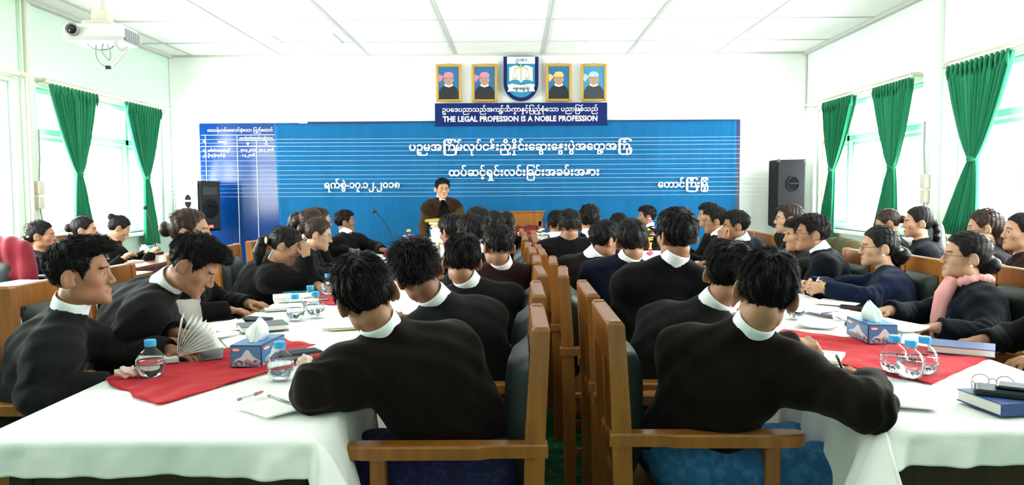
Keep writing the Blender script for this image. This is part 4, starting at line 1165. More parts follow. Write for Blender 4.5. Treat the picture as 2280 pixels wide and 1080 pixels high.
for k, (a, b) in enumerate(((2.00, 3.60), (3.60, 5.35), (5.35, 7.10), (7.10, 8.95))):
    table_unit(LX0, LX1, a + .005, b - .005, 'dark wooden table under a white cloth in the left long row')
    cloth(LX0, LX1, a + .002, b - .002, (.087 if k == 0 else .02, .40 if k == 0 else .16, .02 if k < 3 else .3, .14), ('white cloth on the nearest table of the left row, hanging in folds at its corner', 'white cloth on the second table of the left row', 'white cloth on the third table of the left row', 'white cloth on the far table of the left row by the lectern')[k], 3 + k, 1.0)
for k, (a, b) in enumerate(((2.07, 3.62), (3.62, 5.30), (5.30, 6.95), (6.95, 8.60))):
    table_unit(RX0, RX1, a + .005, b - .005, 'dark wooden table under a white cloth in the right long row')
    cloth(RX0, RX1, a + .002, b - .002, (.087 if k == 0 else .02, .14, .02 if k < 3 else .3, .40 if k == 0 else .16), ('white cloth on the nearest table of the right row, hanging in folds at its corner', 'white cloth on the second table of the right row', 'white cloth on the third table of the right row', 'white cloth on the far table of the right row')[k], 13 + k, 1.0)
def runner(pts, label, seed):
    """red cloth lying flat on the white one, with small creases"""
    rs = random.Random(seed); P = []; N = 46
    for i in range(N + 1):
        row = []
        for j in range(N + 1):
            u, v = i / N, j / N
            x = (pts[0][0] * (1 - u) + pts[1][0] * u) * (1 - v) + (pts[3][0] * (1 - u) + pts[2][0] * u) * v
            y = (pts[0][1] * (1 - u) + pts[1][1] * u) * (1 - v) + (pts[3][1] * (1 - u) + pts[2][1] * u) * v
            e = .006 * math.sin(14 * u + seed) * (v in (0, 1)) + .006 * math.sin(11 * v + seed) * (u in (0, 1))
            zz = TZ + .0075 + .0028 * math.sin(26 * u + 4 * math.sin(5 * v) + seed) * math.sin(7 * v + seed) + .002 * math.sin(33 * v + 9 * u)
            row.append((x + e, y + e, zz))
        P.append(row)
    m = MB(); m.grid(P); o = m.build('table_runner', 'red_cloth', smooth=True)
    sol = o.modifiers.new('thickness', 'SOLIDIFY'); sol.thickness = .002; sol.offset = -1
    tag(o, label, 'table runner'); return o
def pz(x, y, z=TZ): p = WZ(x, y, z); return (p.x, p.y)
runner([pz(227, 850), pz(345, 909), pz(760, 786), pz(610, 752)], 'red cloth set askew on the nearest left table under the tissue box', 1.0)
runner([pz(690, 648), pz(640, 668), pz(745, 682), pz(850, 640)], 'small red cloth on the second left table beyond the water bottles', 2.0)
runner([pz(1745, 737), pz(1690, 775), pz(2073, 861), pz(2215, 795)], 'red cloth set askew on the nearest right table under three bottles', 3.0)

# ------------------------------------------------------------------ wooden armchairs with padded leather backs
def chair_proto():
    root = empty('conference_armchair')           # the sitter looks along +Y
    def part(name, fn, mt='chair_wood', smooth=False):
        m = MB(); fn(m); return m.build(name, mt, root, smooth=smooth)
    part('seat', lambda m: m.box((0, .0, .43), (.47, .50, .035), .008))
    part('apron', lambda m: [m.box((0, .21, .385), (.42, .02, .06), .003), m.box((0, -.22, .385), (.42, .02, .06), .003), m.box((-.205, 0, .385), (.02, .42, .06), .003), m.box((.205, 0, .385), (.02, .42, .06), .003)])
    for s in (-1, 1):
        def post(m):
            xs = s * .225
            prof = [(-.245, 0), (-.250, .43), (-.258, .70), (-.275, 1.0)]
            w_ = .048
            for (ya, za), (yb, zb) in zip(prof[:-1], prof[1:]):
                A = [(xs + dx * w_ / 2, ya + dy * .030, za) for dx, dy in ((-1, -1), (1, -1), (1, 1), (-1, 1))]
                B = [(xs + dx * w_ / 2, yb + dy * (.030 if zb < .9 else .026), zb) for dx, dy in ((-1, -1), (1, -1), (1, 1), (-1, 1))]
                m.add(A + B, [(0, 1, 5, 4), (1, 2, 6, 5), (2, 3, 7, 6), (3, 0, 4, 7)] + ([(3, 2, 1, 0)] if za == 0 else []))
            A = [(xs + dx * w_ / 2, -.275 + dy * .026, 1.0) for dx, dy in ((-1, -1), (1, -1), (1, 1), (-1, 1))]
            B = [(xs + dx * (w_ / 2 - .008), -.277 + dy * .017, 1.012) for dx, dy in ((-1, -1), (1, -1), (1, 1), (-1, 1))]
            m.add(A + B, [(0, 1, 5, 4), (1, 2, 6, 5), (2, 3, 7, 6), (3, 0, 4, 7), (4, 5, 6, 7)])
        part('back_post', post)
        part('front_leg', lambda m: m.box((s * .225, .205, .315), (.048, .048, .63), .005))
        def arm(m):
            xs = s * .235
            pts = [(-.034, -.295), (.018, -.295), (.020, -.13), (.034, -.09), (.036, .24), (.028, .285), (.012, .30), (-.012, .30), (-.028, .285), (-.034, .24)]
            pts = [(xs + x, y) for x, y in pts] if s > 0 else [(xs - x, y) for x, y in pts][::-1]
            m.prism(pts, .628, .662); q = [(xs + (x - xs) * .86, y * .988) for x, y in pts]; o = len(m.v)
            n = len(pts)
            m.add([(x, y, .662) for x, y in pts] + [(x, y, .668) for x, y in q], [(i, (i + 1) % n, n + (i + 1) % n, n + i) for i in range(n)] + [tuple(range(n, 2 * n))])
        part('armrest', arm)
    part('top_rail', lambda m: m.box((0, -.273, .940), (.403, .050, .136), .006, Matrix.Rotation(R(3.5), 3, 'X')))
    part('lower_rail', lambda m: m.box((0, -.256, .56), (.404, .030, .06), .006))
    for x in (-.12, 0, .12): part('back_slat', lambda m: m.box((x, -.262, .73), (.055, .016, .30), .003, Matrix.Rotation(R(2.5), 3, 'X')))
    part('stretcher', lambda m: [m.box((-.225, -.02, .16), (.022, .40, .035), .003), m.box((.225, -.02, .16), (.022, .40, .035), .003), m.box((0, -.02, .16), (.43, .022, .035), .003)])
    def cush(m):
        N = 14; P = []
        for i in range(N + 1):
            u = -1 + 2 * i / N; row = []
            for j in range(N + 1):
                v = -1 + 2 * j / N; b = (1 - abs(u) ** 4) ** .5 * (1 - abs(v) ** 4) ** .5
                row.append((u * .185, -.240 + .075 * b, .70 + v * .215))
            P.append(row)
        m.grid([r_[::-1] for r_ in P])
        m.box((0, -.242, .70), (.37, .012, .43), .005)
    part('back_cushion', cush, 'leather', True)
    def sc_(m):
        N = 12; P = []
        for i in range(N + 1):
            u = -1 + 2 * i / N; row = []
            for j in range(N + 1):
                v = -1 + 2 * j / N; b = (1 - abs(u) ** 6) ** .5 * (1 - abs(v) ** 6) ** .5
                row.append((u * .20, .02 + v * .20, .447 + .022 * b))
            P.append(row)
        m.grid([r_ for r_ in zip(*P)])
    return root
CH0 = chair_proto(); _used = [False]
def chair(x, y, phi, label, group=None):
    o = CH0 if not _used[0] else copy_tree(CH0); _used[0] = True
    o.location = (x, y, 0); o.rotation_euler = (0, 0, R(phi)); tag(o, label, 'chair', group); return o
ORD = ['nearest', 'second', 'third', 'fourth', 'fifth', 'sixth', 'seventh', 'eighth', 'ninth', 'tenth']
# aisle chairs; x is the seat centre, the backs meet across the aisle
LCH = [(2.46, -.205, 90), (3.18, -.19, 90), (3.92, -.155, 91), (4.62, -.155, 89), (5.34, -.165, 90), (5.92, -.19, 90), (6.85, -.20, 90), (7.55, -.20, 90), (8.28, -.22, 90)]
RCH = [(2.56, .575, -90), (3.20, .57, -90), (3.86, .51, -93), (4.52, .49, -92), (5.20, .45, -90), (5.80, .44, -90), (6.50, .44, -90), (7.15, .44, -90), (7.80, .45, -90)]
for k, (y, x, a) in enumerate(LCH): chair(x, y, a, '%s wooden armchair along the aisle in the left row, facing left' % ORD[k])
for k, (y, x, a) in enumerate(RCH): chair(x, y, a, '%s wooden armchair along the aisle in the right row, facing right' % ORD[k])
# chairs on the outer side of the left row (backs to the left wall)
for k, (y, x) in enumerate(((2.92, -1.90), (3.52, -1.92), (4.20, -1.96), (5.25, -1.98), (5.92, -1.96), (6.66, -1.96), (7.30, -1.97), (7.95, -1.98), (8.60, -2.10))):
    chair(x, y, -90, '%s wooden armchair on the outer side of the left tables' % ORD[k])
for k, (y, x) in enumerate(((3.20, 2.26), (3.86, 2.28), (4.58, 2.16), (5.13, 2.02), (5.68, 2.12), (6.24, 2.22), (6.80, 2.12), (7.36, 2.1), (7.93, 2.1))):
    chair(x, y, 90, '%s wooden armchair on the outer side of the right tables' % ORD[k])
chair(1.62, 9.30, 100, 'wooden armchair at the far end of the right tables under the man by the flowers')
for k, (y, x) in enumerate(((5.15, 3.30), (5.9, 3.28), (6.9, 3.42), (4.55, 3.34))):
    chair(x, y, 80, ('wooden chair of the brown haired woman by the right wall', 'wooden chair of the braided woman by the right wall', 'wooden chair of the bun haired woman by the right wall', 'wooden chair of the woman in brown at the right photo edge')[k])
for k, (y, x) in enumerate(((6.35, -4.16), (7.0, -4.22), (7.65, -4.24))):
    chair(x, y, -90, ('chair of the woman with hair clips by the left wall', 'chair of the middle woman by the left wall', 'chair of the woman looking down by the left wall')[k])
# the coat over a chair at the left photo edge
chair(-4.06, 5.72, 180, 'wooden chair at the left photo edge with a dark red coat over its back')
F = Field((-.40, -.45, .40), (.40, .0, 1.15), .012)
F.cap((-.17, -.27, .98), (.17, -.27, .98), .085, k=0); F.ell((0, -.28, .78), (.27, .10, .26), None, .08)
for s in (-1, 1): F.cap((s * .22, -.27, .93), (s * .29, -.25, .62), .07, .055, k=.05)
F.cap((-.10, -.25, 1.03), (.10, -.25, 1.03), .05, k=.04)
x, y, z = F.full(); F.d += (.010 * np.sin(30 * x + 12 * z) * np.sin(14 * z - 20 * x) + .006 * np.sin(60 * x)).astype(np.float32)
vs, q = F.nets(); o = link('coat', np_mesh('coat', vs, q), 'crimson_cloth', None, (-4.06, 5.72, 0), R(180)); tag(o, 'dark red coat draped over a chair back at the left photo edge', 'coat')
# jacket over the chair behind the older man
F = Field((-.42, -.45, .35), (.42, .0, 1.16), .012)
F.cap((-.20, -.27, .98), (.20, -.27, .98), .075, k=0); F.ell((0, -.29, .74), (.29, .09, .30), None, .08)
for s in (-1, 1): F.cap((s * .24, -.27, .93), (s * .31, -.25, .55), .065, .05, k=.05)
x, y, z = F.full(); F.d += (.009 * np.sin(26 * x + 14 * z) * np.sin(12 * z - 22 * x)).astype(np.float32)
vs, q = F.nets()
o = link('coat', np_mesh('coat', vs, q), 'olive_cloth', None, (2.12, 5.68, 0), R(90)); tag(o, 'olive jacket hung over the chair back behind the man with the white collar', 'coat')
F = Field((-.34, -.44, .45), (.34, .0, 1.14), .012)
F.cap((-.19, -.27, .99), (.19, -.27, .99), .06, k=0); F.ell((0, -.28, .80), (.24, .07, .22), None, .06)
x, y, z = F.full(); F.d += (.008 * np.sin(30 * x + 12 * z) * np.sin(14 * z - 20 * x)).astype(np.float32)
vs, q = F.nets(); o = link('coat', np_mesh('coat', vs, q), 'coat_black', None, (2.12, 6.80, 0), R(90)); tag(o, 'black jacket with a pale striped edge over a chair back on the far right side', 'coat')
m = MB(); m.tube([(.20, -.30, 1.05), (.22, -.345, .95), (.21, -.35, .80), (.19, -.34, .66)], .014, 8); m.build('striped_edge', 'page_edge', o, smooth=True)

# ------------------------------------------------------------------ side tables along the walls
def side_table(x0, x1, y0, y1, mt, label):
    root = empty('side_table', ((x0 + x1) / 2, (y0 + y1) / 2, 0)); w_, l_ = x1 - x0, y1 - y0
    m = MB(); m.box((0, 0, TZ - .018), (w_, l_, .036), .006); m.build('tabletop', mt, root)
    m = MB(); m.box((0, 0, TZ - .036 - .17), (w_ - .08, l_ - .06, .34), .004); m.build('modesty_panel', mt, root)
    for sy in (-1, 1):
        for sx in (-1, 1):
            m = MB(); m.box((sx * (w_ / 2 - .05), sy * (l_ / 2 - .06), .19), (.06, .06, .38), .004); m.build('leg', mt, root)
    tag(root, label, 'table'); return root
side_table(-3.68, -3.10, 4.55, 6.55, 'table_wood', 'brown wooden side table with papers by the left wall, nearer of two')
side_table(-4.02, -3.42, 6.58, 8.70, 'table_wood', 'brown wooden side table by the left wall under the mic, farther of two')
side_table(2.72, 3.02, 5.0, 7.3, 'dark_wood', 'narrow dark side table before the women at the right wall')

# ------------------------------------------------------------------ lectern and carved chair
pc = W(990, 490, 9.05)
lc = empty('lectern', (pc.x + .13, 9.14, 0), R(-8))
m = MB(); m.box((0, 0, .53), (.50, .36, 1.02), .01); m.build('cabinet', 'wall_white', lc)
m = MB(); m.box((0, 0, .03), (.60, .46, .06), .012); m.build('plinth', 'wall_white', lc)
m = MB(); m.box((0, 0, 1.055), (.56, .42, .03), .006); m.build('cornice', 'wall_white', lc)
m = MB()
for i in range(17): m.box((-.25 + i * .03125, -.198, 1.018), (.016, .02, .03), .002)
m.build('dentil_band', 'gold', lc)
m = MB(); m.box((0, 0, 1.085), (.64, .50, .032), .010); m.build('gilded_top', 'gold_frame', lc)
m = MB()
for sx in (-1, 1): m.lathe([(.035, 0), (.028, .04), (.022, .10), (.022, .80), (.030, .86), (.036, .90)], 14, (sx * .235, -.185, .08))
m.build('corner_column', 'wall_white', lc, smooth=True)
m = MB()
for dx, dz, sx, sz in ((0, .82, .34, .014), (0, .22, .34, .014), (-.165, .52, .014, .6), (.165, .52, .014, .6)): m.box((dx, -.184, dz), (sx, .012, sz), .002)
m.build('gilded_moulding', 'gold_frame', lc)
tag(lc, 'white lectern with gilded top edge before the standing speaker', 'lectern')

pt = W(1163, 490, 9.70)
tc = empty('throne_chair', (pt.x, 9.74, 0), R(180))
def tp(name, fn, mt='chair_wood', smooth=False): m = MB(); fn(m); return m.build(name, mt, tc, smooth=smooth)
tp('seat', lambda m: m.box((0, .06, .42), (.50, .48, .09), .015), 'maroon')
tp('back_panel', lambda m: m.box((0, -.20, .76), (.40, .04, .55), .02), 'maroon')
tp('crest_rail', lambda m: m.prism([(-.20, -.10), (-.10, -.085), (0, -.11), (.10, -.085), (.20, -.10), (.235, -.10), (.275, .045), (.285, .075), (-.285, .075), (-.275, .045), (-.235, -.10)], -.03, .03, Matrix(((1, 0, 0), (0, 0, -1), (0, 1, 0))), (0, -.20, 1.075)))
tp('crest_cap', lambda m: m.box((0, -.20, 1.158), (.60, .09, .022), .008))
for s in (-1, 1):
    tp('back_post', lambda m: m.box((s * .235, -.20, .52), (.06, .06, 1.04), .006)); tp('front_leg', lambda m: m.box((s * .235, .26, .31), (.06, .06, .62), .006)); tp('armrest', lambda m: m.box((s * .235, .04, .64), (.07, .54, .04), .012))
tag(tc, 'wide wooden chair with maroon upholstery and crest rail before the backdrop', 'chair')
# ------------------------------------------------------------------ things on the tables
TT = TZ + .010         # upper face of the cloths
def put(px, py, z=TT): p = WZ(px, py, z); return p
def bottle_proto():
    root = empty('water_bottle')
    prof = [(.020, 0.0), (.026, .001), (.034, .008), (.0395, .020), (.0425, .036), (.0415, .052), (.0365, .067), (.027, .079), (.0175, .087), (.0145, .093), (.0145, .104)]
    m = MB(); m.lathe(prof, 28); m.build('bottle_body', 'bottle_plastic', root, smooth=True)
    w_ = [(r - .0018, z + .0012) for r, z in prof if z < .06]; m = MB(); m.lathe(w_, 28); m.build('water', 'water', root, smooth=True)
    m = MB(); m.lathe([(.0165, .096), (.0178, .097), (.0178, .114), (.0165, .117), (.001, .1175)], 24); m.build('cap', 'cap_blue', root)
    m = MB()
    for j in range(5): m.lathe([(.0150 + .012 * 0, 0)] * 2, 4) if False else None
    for j in range(10):
        a = 2 * math.pi * j / 10; m.tube([(.0375 * math.cos(a), .0375 * math.sin(a), .018), (.0425 * math.cos(a), .0425 * math.sin(a), .036), (.037 * math.cos(a), .037 * math.sin(a), .066)], .0012, 5)
    m.build('moulded_ribs', 'bottle_plastic', root, smooth=True)
    return root
BT0 = bottle_proto(); _bu = [False]
def bottle(px, py, label, z=TT, k=1.0):
    p = put(px, py, z); o = BT0 if not _bu[0] else copy_tree(BT0); _bu[0] = True
    o.location = (p.x, p.y, z); o.scale = (k, k, k); o.rotation_euler.z = px; tag(o, label, 'bottle'); return o
for a in ((337, 838, 'round water bottle on the red cloth beside the crumpled tissue and young man'), (625, 843, 'round water bottle with blue cap on the red cloth before the tissue box'),
          (658, 712, 'round water bottle left of a pair on the second left cloth'), (703, 705, 'round water bottle right of a pair on the second left cloth'), (692, 688, 'water bottle just behind the pair on the second left cloth'),
          (731, 655, 'water bottle beside the teal folder on the left tables'),
          (1990, 828, 'leftmost of three round bottles on the red cloth at right'), (2026, 841, 'front one of three round bottles on the red cloth at right'), (2057, 831, 'rightmost of three round bottles on the red cloth at right'),
          (1770, 708, 'water bottle beside the writing hands of the woman with the gold bangle'), (876, 610, 'water bottle far along the left tables behind the spiky haired man'), (1370, 570, 'water bottle far along the right tables')): bottle(*a, k=1.12)
for a in ((68, 618, 'water bottle standing on the side table by the left wall'), (235, 588, 'water bottle before the woman looking down by the left wall'), (336, 572, 'water bottle beside the mic on the left side table')): bottle(*a, z=TZ)

def tissue_box(px, py, rz, label, tuft='tissue'):
    p = put(px, py); root = empty('tissue_box', (p.x, p.y, TT), rz); w_, d_, h_ = .235, .12, .082
    m = MB(); m.box((0, 0, h_ / 2), (w_, d_, h_), .002); m.build('carton', 'box_navy', root)
    def face(M, fw_):
        b = []
        def P(pts, e, mt, nm):
            m = MB(); m.add([M @ Vector((x * fw_, y * h_, e)) for x, y in pts], [tuple(range(len(pts)))]); m.build(nm, mt, root)
        P([(-.48, .04), (.48, .04), (.48, .95), (-.48, .95)], .0006, 'box_sky', 'printed_sky')
        P([(-.48, .10), (-.30, .38), (-.16, .45), (.02, .80), (.10, .78), (.24, .50), (.40, .36), (.48, .30), (.48, .06), (-.48, .06)], .0010, 'box_snow', 'printed_mountain')
        P([(-.48, .05), (.48, .05), (.48, .28), (.30, .36), (.20, .26), (.06, .40), (-.08, .28), (-.22, .34), (-.36, .24), (-.48, .26)], .0014, 'box_rock', 'printed_slope')
        P([(-.30 + .15 * math.cos(t), .80 + .10 * math.sin(t)) for t in [2 * math.pi * i / 18 for i in range(18)]], .0016, 'label_red', 'printed_oval')
        P([(-.30 + .12 * math.cos(t), .80 + .06 * math.sin(t)) for t in [2 * math.pi * i / 18 for i in range(18)]], .0020, 'box_snow', 'printed_oval_centre')
    X = lambda a, b, c, o: Matrix(((a[0], b[0], c[0], o[0]), (a[1], b[1], c[1], o[1]), (a[2], b[2], c[2], o[2]), (0, 0, 0, 1)))
    face(X((1, 0, 0), (0, 0, 1), (0, -1, 0), (0, -d_ / 2, 0)), w_); face(X((-1, 0, 0), (0, 0, 1), (0, 1, 0), (0, d_ / 2, 0)), w_)
    face(X((0, 1, 0), (0, 0, 1), (1, 0, 0), (w_ / 2, 0, 0)), d_); face(X((0, -1, 0), (0, 0, 1), (-1, 0, 0), (-w_ / 2, 0, 0)), d_)
    m = MB(); m.add([(-w_ * .46, -d_ * .44, h_ + .0006), (w_ * .46, -d_ * .44, h_ + .0006), (w_ * .46, d_ * .44, h_ + .0006), (-w_ * .46, d_ * .44, h_ + .0006)], [(0, 1, 2, 3)]); m.build('printed_top', 'box_sky', root)
    m = MB(); m.add([(.075 * math.cos(t), .022 * math.sin(t), h_ + .0012) for t in [2 * math.pi * i / 24 for i in range(24)]], [tuple(range(24))]); m.build('slot', 'dark_plastic', root)
    P = []
    for i in range(15):
        t = i / 14; row = []
        for j in range(31):
            a = 2 * math.pi * j / 30; r_ = (.060 * (1 - t) ** .6 + .008); fy = .24 + .5 * math.sin(t * 3.1)
            fold = 1 + .25 * math.sin(3 * a + 4 * t) * t + .12 * math.sin(7 * a)
            row.append((r_ * math.cos(a) * fold + .025 * t * t, r_ * math.sin(a) * fy * fold, h_ + .085 * t - .004 + .006 * math.sin(3 * a) * t))
        P.append(row)
    m = MB(); m.grid(P); m.build('tissue_tuft', tuft, root, smooth=True)
    tag(root, label, 'tissue box'); return root
tissue_box(576, 803, R(86), 'blue tissue box with a mountain picture on the left red cloth')
tissue_box(1939, 755, R(88), 'blue tissue box with a mountain picture on the right red cloth', 'tissue_mint')
def crumple(px, py, r_, label, mt='tissue', z=TT, seed=1, sq=(1.2, .9, .75)):
    p = put(px, py, z); F = Field((-.08, -.08, -.01), (.08, .08, .11), .0026); x, y, z_ = F.full()
    F.ell((0, 0, r_ * .75), (r_ * sq[0], r_ * sq[1], r_ * sq[2]))
    F.d += (r_ * .16 * (np.abs(np.sin(95 * x + 60 * y + seed)) + np.abs(np.sin(80 * y - 110 * z_ + 2 * seed)) + np.abs(np.sin(130 * z_ + 70 * x - seed)) - 1.4)).astype(np.float32)
    vs, q = F.nets(); o = link('crumpled_tissue', np_mesh('crumpled_tissue', vs, q), mt, None, (p.x, p.y, z)); tag(o, label, 'tissue'); return o
crumple(283, 842, .030, 'crumpled pinkish tissue left of the bottle at the red cloth corner', 'tissue_pink', seed=1, sq=(1.5, .9, .7))
crumple(678, 818, .028, 'crumpled pink tissue right of the bottle on the left red cloth', 'tissue_pink', seed=3, sq=(1, 1, 1))
crumple(640, 672, .035, 'crumpled mint tissue beside the white book on the left tables', 'tissue_mint', seed=5)
crumple(715, 645, .040, 'crumpled white paper on the teal folder', 'tissue', seed=7)
crumple(322, 566, .055, 'white tissue tuft near the mic on the left side table', 'tissue', TZ, 9, (.9, .7, 1.2))

def book(px, py, size, rz, cov, label, z=TT, cat='notebook', band=None):
    p = put(px, py, z); w_, l_, h_ = size; root = empty('notebook', (p.x, p.y, z), rz)
    m = MB(); m.box((0, 0, h_ / 2), (w_ - .006, l_ - .006, h_ - .005), .001); m.build('pages', 'page_edge', root)
    m = MB(); m.box((0, 0, h_ - .0015), (w_, l_, .003), .001); m.box((0, 0, .0015), (w_, l_, .003), .001); m.box((-w_ / 2 + .001, 0, h_ / 2), (.003, l_, h_), .001); m.build('cover', cov, root)
    tag(root, label, cat); return root
def sheet(px, py, size, rz, label, mt='paper', z=TT, curl=0.0, n=1, cat='paper'):
    p = put(px, py, z); w_, l_ = size; m = MB()
    for k in range(n):
        M_ = rot_z(.06 * k * (-1) ** k); P = [[M_ @ Vector((w_ * (i / 10 - .5), l_ * (j / 10 - .5), .0012 + .0016 * k + curl * (abs(i / 10 - .5) * 2) ** 3)) for i in range(11)] for j in range(11)]; m.grid(P)
    o = m.build('paper_sheet' if n == 1 else 'paper_stack', mt, None, (p.x, p.y, z), rz, True)
    sol = o.modifiers.new('thickness', 'SOLIDIFY'); sol.thickness = .0008; sol.offset = 1
    tag(o, label, cat); return o
def pen(a, b, mt, label, r=.0045, tip='grey_plastic', cat='pen'):
    a, b = Vector(a), Vector(b); root = empty('pen', tuple((a + b) / 2)); c = (a + b) / 2; d = (b - a).normalized()
    m = MB(); m.tube([a - c, b - c - d * .012], r, 8); m.build('barrel', mt, root, smooth=True)
    m = MB(); m.tube([b - c - d * .012, b - c], [r, .001], 8); m.build('tip', tip, root, smooth=True)
    m = MB(); m.tube([a - c - d * .001, a - c + d * .012], r * 1.15, 8); m.build('end_cap', tip, root, smooth=True)
    tag(root, label, cat); return root
def tpen(p0, p1, mt, label, z=TT + .006, **k): a, b = WZ(*p0, z), WZ(*p1, z); return pen(a, b, mt, label, **k)
def phone(px, py, rz, label, z=TT, case='phone_black', size=(.075, .152, .010), tilt=0):
    p = put(px, py, z); root = empty('phone', (p.x, p.y, z), rz); root.rotation_euler = (tilt, 0, rz)
    m = MB(); m.box((0, 0, size[2] / 2), size, .004); m.build('case', case, root)
    m = MB(); m.box((0, 0, size[2] + .0004), (size[0] - .008, size[1] - .016, .0012)); m.build('screen', 'phone_screen', root)
    tag(root, label, 'phone'); return root

# left tables
def open_book(px, py, rz, label):
    p = put(px, py); root = empty('open_book', (p.x, p.y, TT), rz)
    m = MB(); m.box((-.075, 0, .012), (.15, .21, .020), .002); m.build('page_block', 'page_edge', root)
    m = MB(); m.box((-.075, 0, .001), (.156, .216, .003), .001); m.box((.080, 0, .003), (.156, .216, .003), .001, Matrix.Rotation(R(-3), 3, 'Y')); m.build('cover', 'book_grey', root)
    for k in range(9):
        a0 = R(12 + k * 9.5); P = []
        for i in range(9):
            t = i / 8; ang = a0 * (1 - .45 * t); row = []
            x = sum(.145 / 8 * math.cos(a0 * (1 - .45 * q / 8)) for q in range(i)); z = .022 + sum(.145 / 8 * math.sin(a0 * (1 - .45 * q / 8)) for q in range(i))
            P.append([(x, -.10, z), (x, .10, z)])
        m = MB(); m.grid(P); o = m.build('page', 'paper', root, smooth=True); sol = o.modifiers.new('thickness', 'SOLIDIFY'); sol.thickness = .0012
    m = MB(); P = []
    for i in range(7): t = i / 6; P.append([(-.004 + .018 * t * t, -.10, .022 + .145 * t), (-.004 + .018 * t * t, .10, .022 + .145 * t)])
    m.grid(P); o = m.build('page', 'paper', root, smooth=True); sol = o.modifiers.new('thickness', 'SOLIDIFY'); sol.thickness = .0012
    tag(root, label, 'book')
open_book(402, 796, R(20), 'open book with fanned upright white pages on the nearest left table')
book(585, 733, (.15, .215, .028), R(-62), 'book_grey', 'grey hardback book near the phone on the left tables')
phone(570, 713, R(70), 'black phone lying behind the grey hardback book', size=(.08, .16, .012))
sheet(500, 728, (.20, .29), R(30), 'white papers under the bent young man at the left table edge', n=3, curl=.008)
sheet(470, 745, (.15, .22), R(60), 'loose white slip near the red cloth on the left table', curl=.01)
book(640, 798, (.11, .17, .022), R(-50), 'case_blue', 'small blue cased notebook beside the left tissue box')
phone(668, 787, R(-55), 'dark phone on the small blue notebook by the left tissue box', z=TT + .026, size=(.08, .155, .009))
sheet(770, 770, (.21, .29), R(-15), 'white papers beside the front man on the left table', n=3, curl=.006)
sheet(780, 722, (.22, .31), R(20), 'yellow edged folder beyond the front man on the left tables', 'cream_paper', n=2)
sheet(765, 720, (.21, .30), R(14), 'white sheets lying on the yellow edged folder', z=TT + .005, n=2)
tpen((530, 890), (584, 872), 'print_white', 'white pen with an orange end on the nearest white cloth'); PEOPLE_PEN = tpen((568, 878), (587, 871), 'pen_orange', 'orange cap lying on the white pen end', z=TT + .009, r=.0052, cat='pen cap')
tpen((598, 881), (652, 900), 'grey_plastic', 'thin grey pen beside the elbow of the front man')
sheet(640, 900, (.18, .25), R(-40), 'white notepad by the elbow of the front left man')
book(655, 668, (.17, .24, .030), R(-70), 'paper', 'thick white book at the edge of the second red cloth')
book(625, 688, (.13, .19, .014), R(-64), 'page_edge', 'thin pale notebook before the thick white book')
sheet(692, 650, (.22, .30), R(-50), 'teal plastic folder on the left tables before the writing woman', 'teal_folder', n=2, cat='folder')
sheet(735, 644, (.20, .28), R(-30), 'teal folder half under the water bottle', 'teal_folder', cat='folder', z=TT + .004)
book(705, 668, (.08, .13, .018), R(-80), 'brown_leather', 'small brown purse like notebook on the second red cloth')
sheet(780, 592, (.21, .30), R(-50), 'thick fan of white papers under the hand of the woman with glasses', n=6, curl=.02)
sheet(840, 578, (.21, .30), R(-20), 'white papers farther along the left tables', n=2)
book(822, 572, (.15, .21, .02), R(-30), 'cream_paper', 'yellowish notebook far along the left tables')
crumple(862, 575, .035, 'red crumpled cloth far along the left tables', 'petal_red', seed=4)
# right tables
sheet(1850, 700, (.21, .30), R(20), 'white papers before the woman with the gold bangle', n=3, curl=.012)
sheet(1905, 712, (.22, .31), R(-10), 'large open white sheets in the middle of the right table', n=4, curl=.018)
sheet(1975, 728, (.21, .29), R(15), 'white sheets at the edge of the right red cloth near the pink scarf', n=3, curl=.015)
sheet(1830, 722, (.20, .28), R(-30), 'white sheets behind the right tissue box', n=3, curl=.014)
tpen((1822, 699), (1868, 693), 'purple_cloth', 'purple pen lying on white papers at the right table', z=TT + .02)
book(1868, 676, (.17, .23, .012), R(50), 'paper', 'open white notepad under the bangle of the woman in navy')
book(1915, 684, (.14, .20, .010), R(64), 'phone_black', 'black folder beside the white notepad at right')
book(1835, 797, (.13, .19, .012), R(-30), 'cream_paper', 'cream notepad under the folded hand on the right red cloth')
book(2140, 783, (.16, .23, .030), R(238), 'book_blue', 'dark blue notebook before the woman with the pink scarf')
sheet(1985, 880, (.22, .30), R(-20), 'white paper under the writing right hand', n=2)
bk = book(2262, 905, (.18, .25, .036), R(98), 'book_blue', 'thick blue book at the right photo edge')
phone(2248, 880, R(60), 'black wallet lying on the thick blue book', z=TT + .036, case='leather', size=(.10, .18, .018))
phone(2285, 868, R(55), 'phone with a bright blue screen on the black wallet', z=TT + .056)
gp = put(2210, 862); g = empty('eyeglasses', (gp.x, gp.y, TT))
m = MB()
for s in (-1, 1): m.tube([(s * .034 + .024 * math.cos(t), .0, .020 + .019 * math.sin(t)) for t in [2 * math.pi * i / 18 for i in range(19)]], .0014, 6, False)
m.tube([(-.010, 0, .024), (0, 0, .028), (.010, 0, .024)], .0014, 6); m.build('rims', 'glasses_metal', g, smooth=True)
for s in (-1, 1): m = MB(); m.tube([(s * .058, 0, .026), (s * .060, .07, .022), (s * .056, .12, .004)], .0016, 6); m.build('temple', 'glasses_metal', g, smooth=True)
tag(g, 'folded eyeglasses on the white cloth near the blue book', 'eyeglasses')
g.rotation_euler.z = R(150)
sheet(1650, 590, (.21, .30), R(20), 'white papers under the elbow of the man with hand at his chin', n=4, curl=.01)
book(1590, 600, (.16, .22, .02), R(40), 'paper', 'white book on the far right tables', z=TT)
crumple(1447, 569, .03, 'red and blue crumpled wrapper on the right tables', 'petal_pink', seed=6)

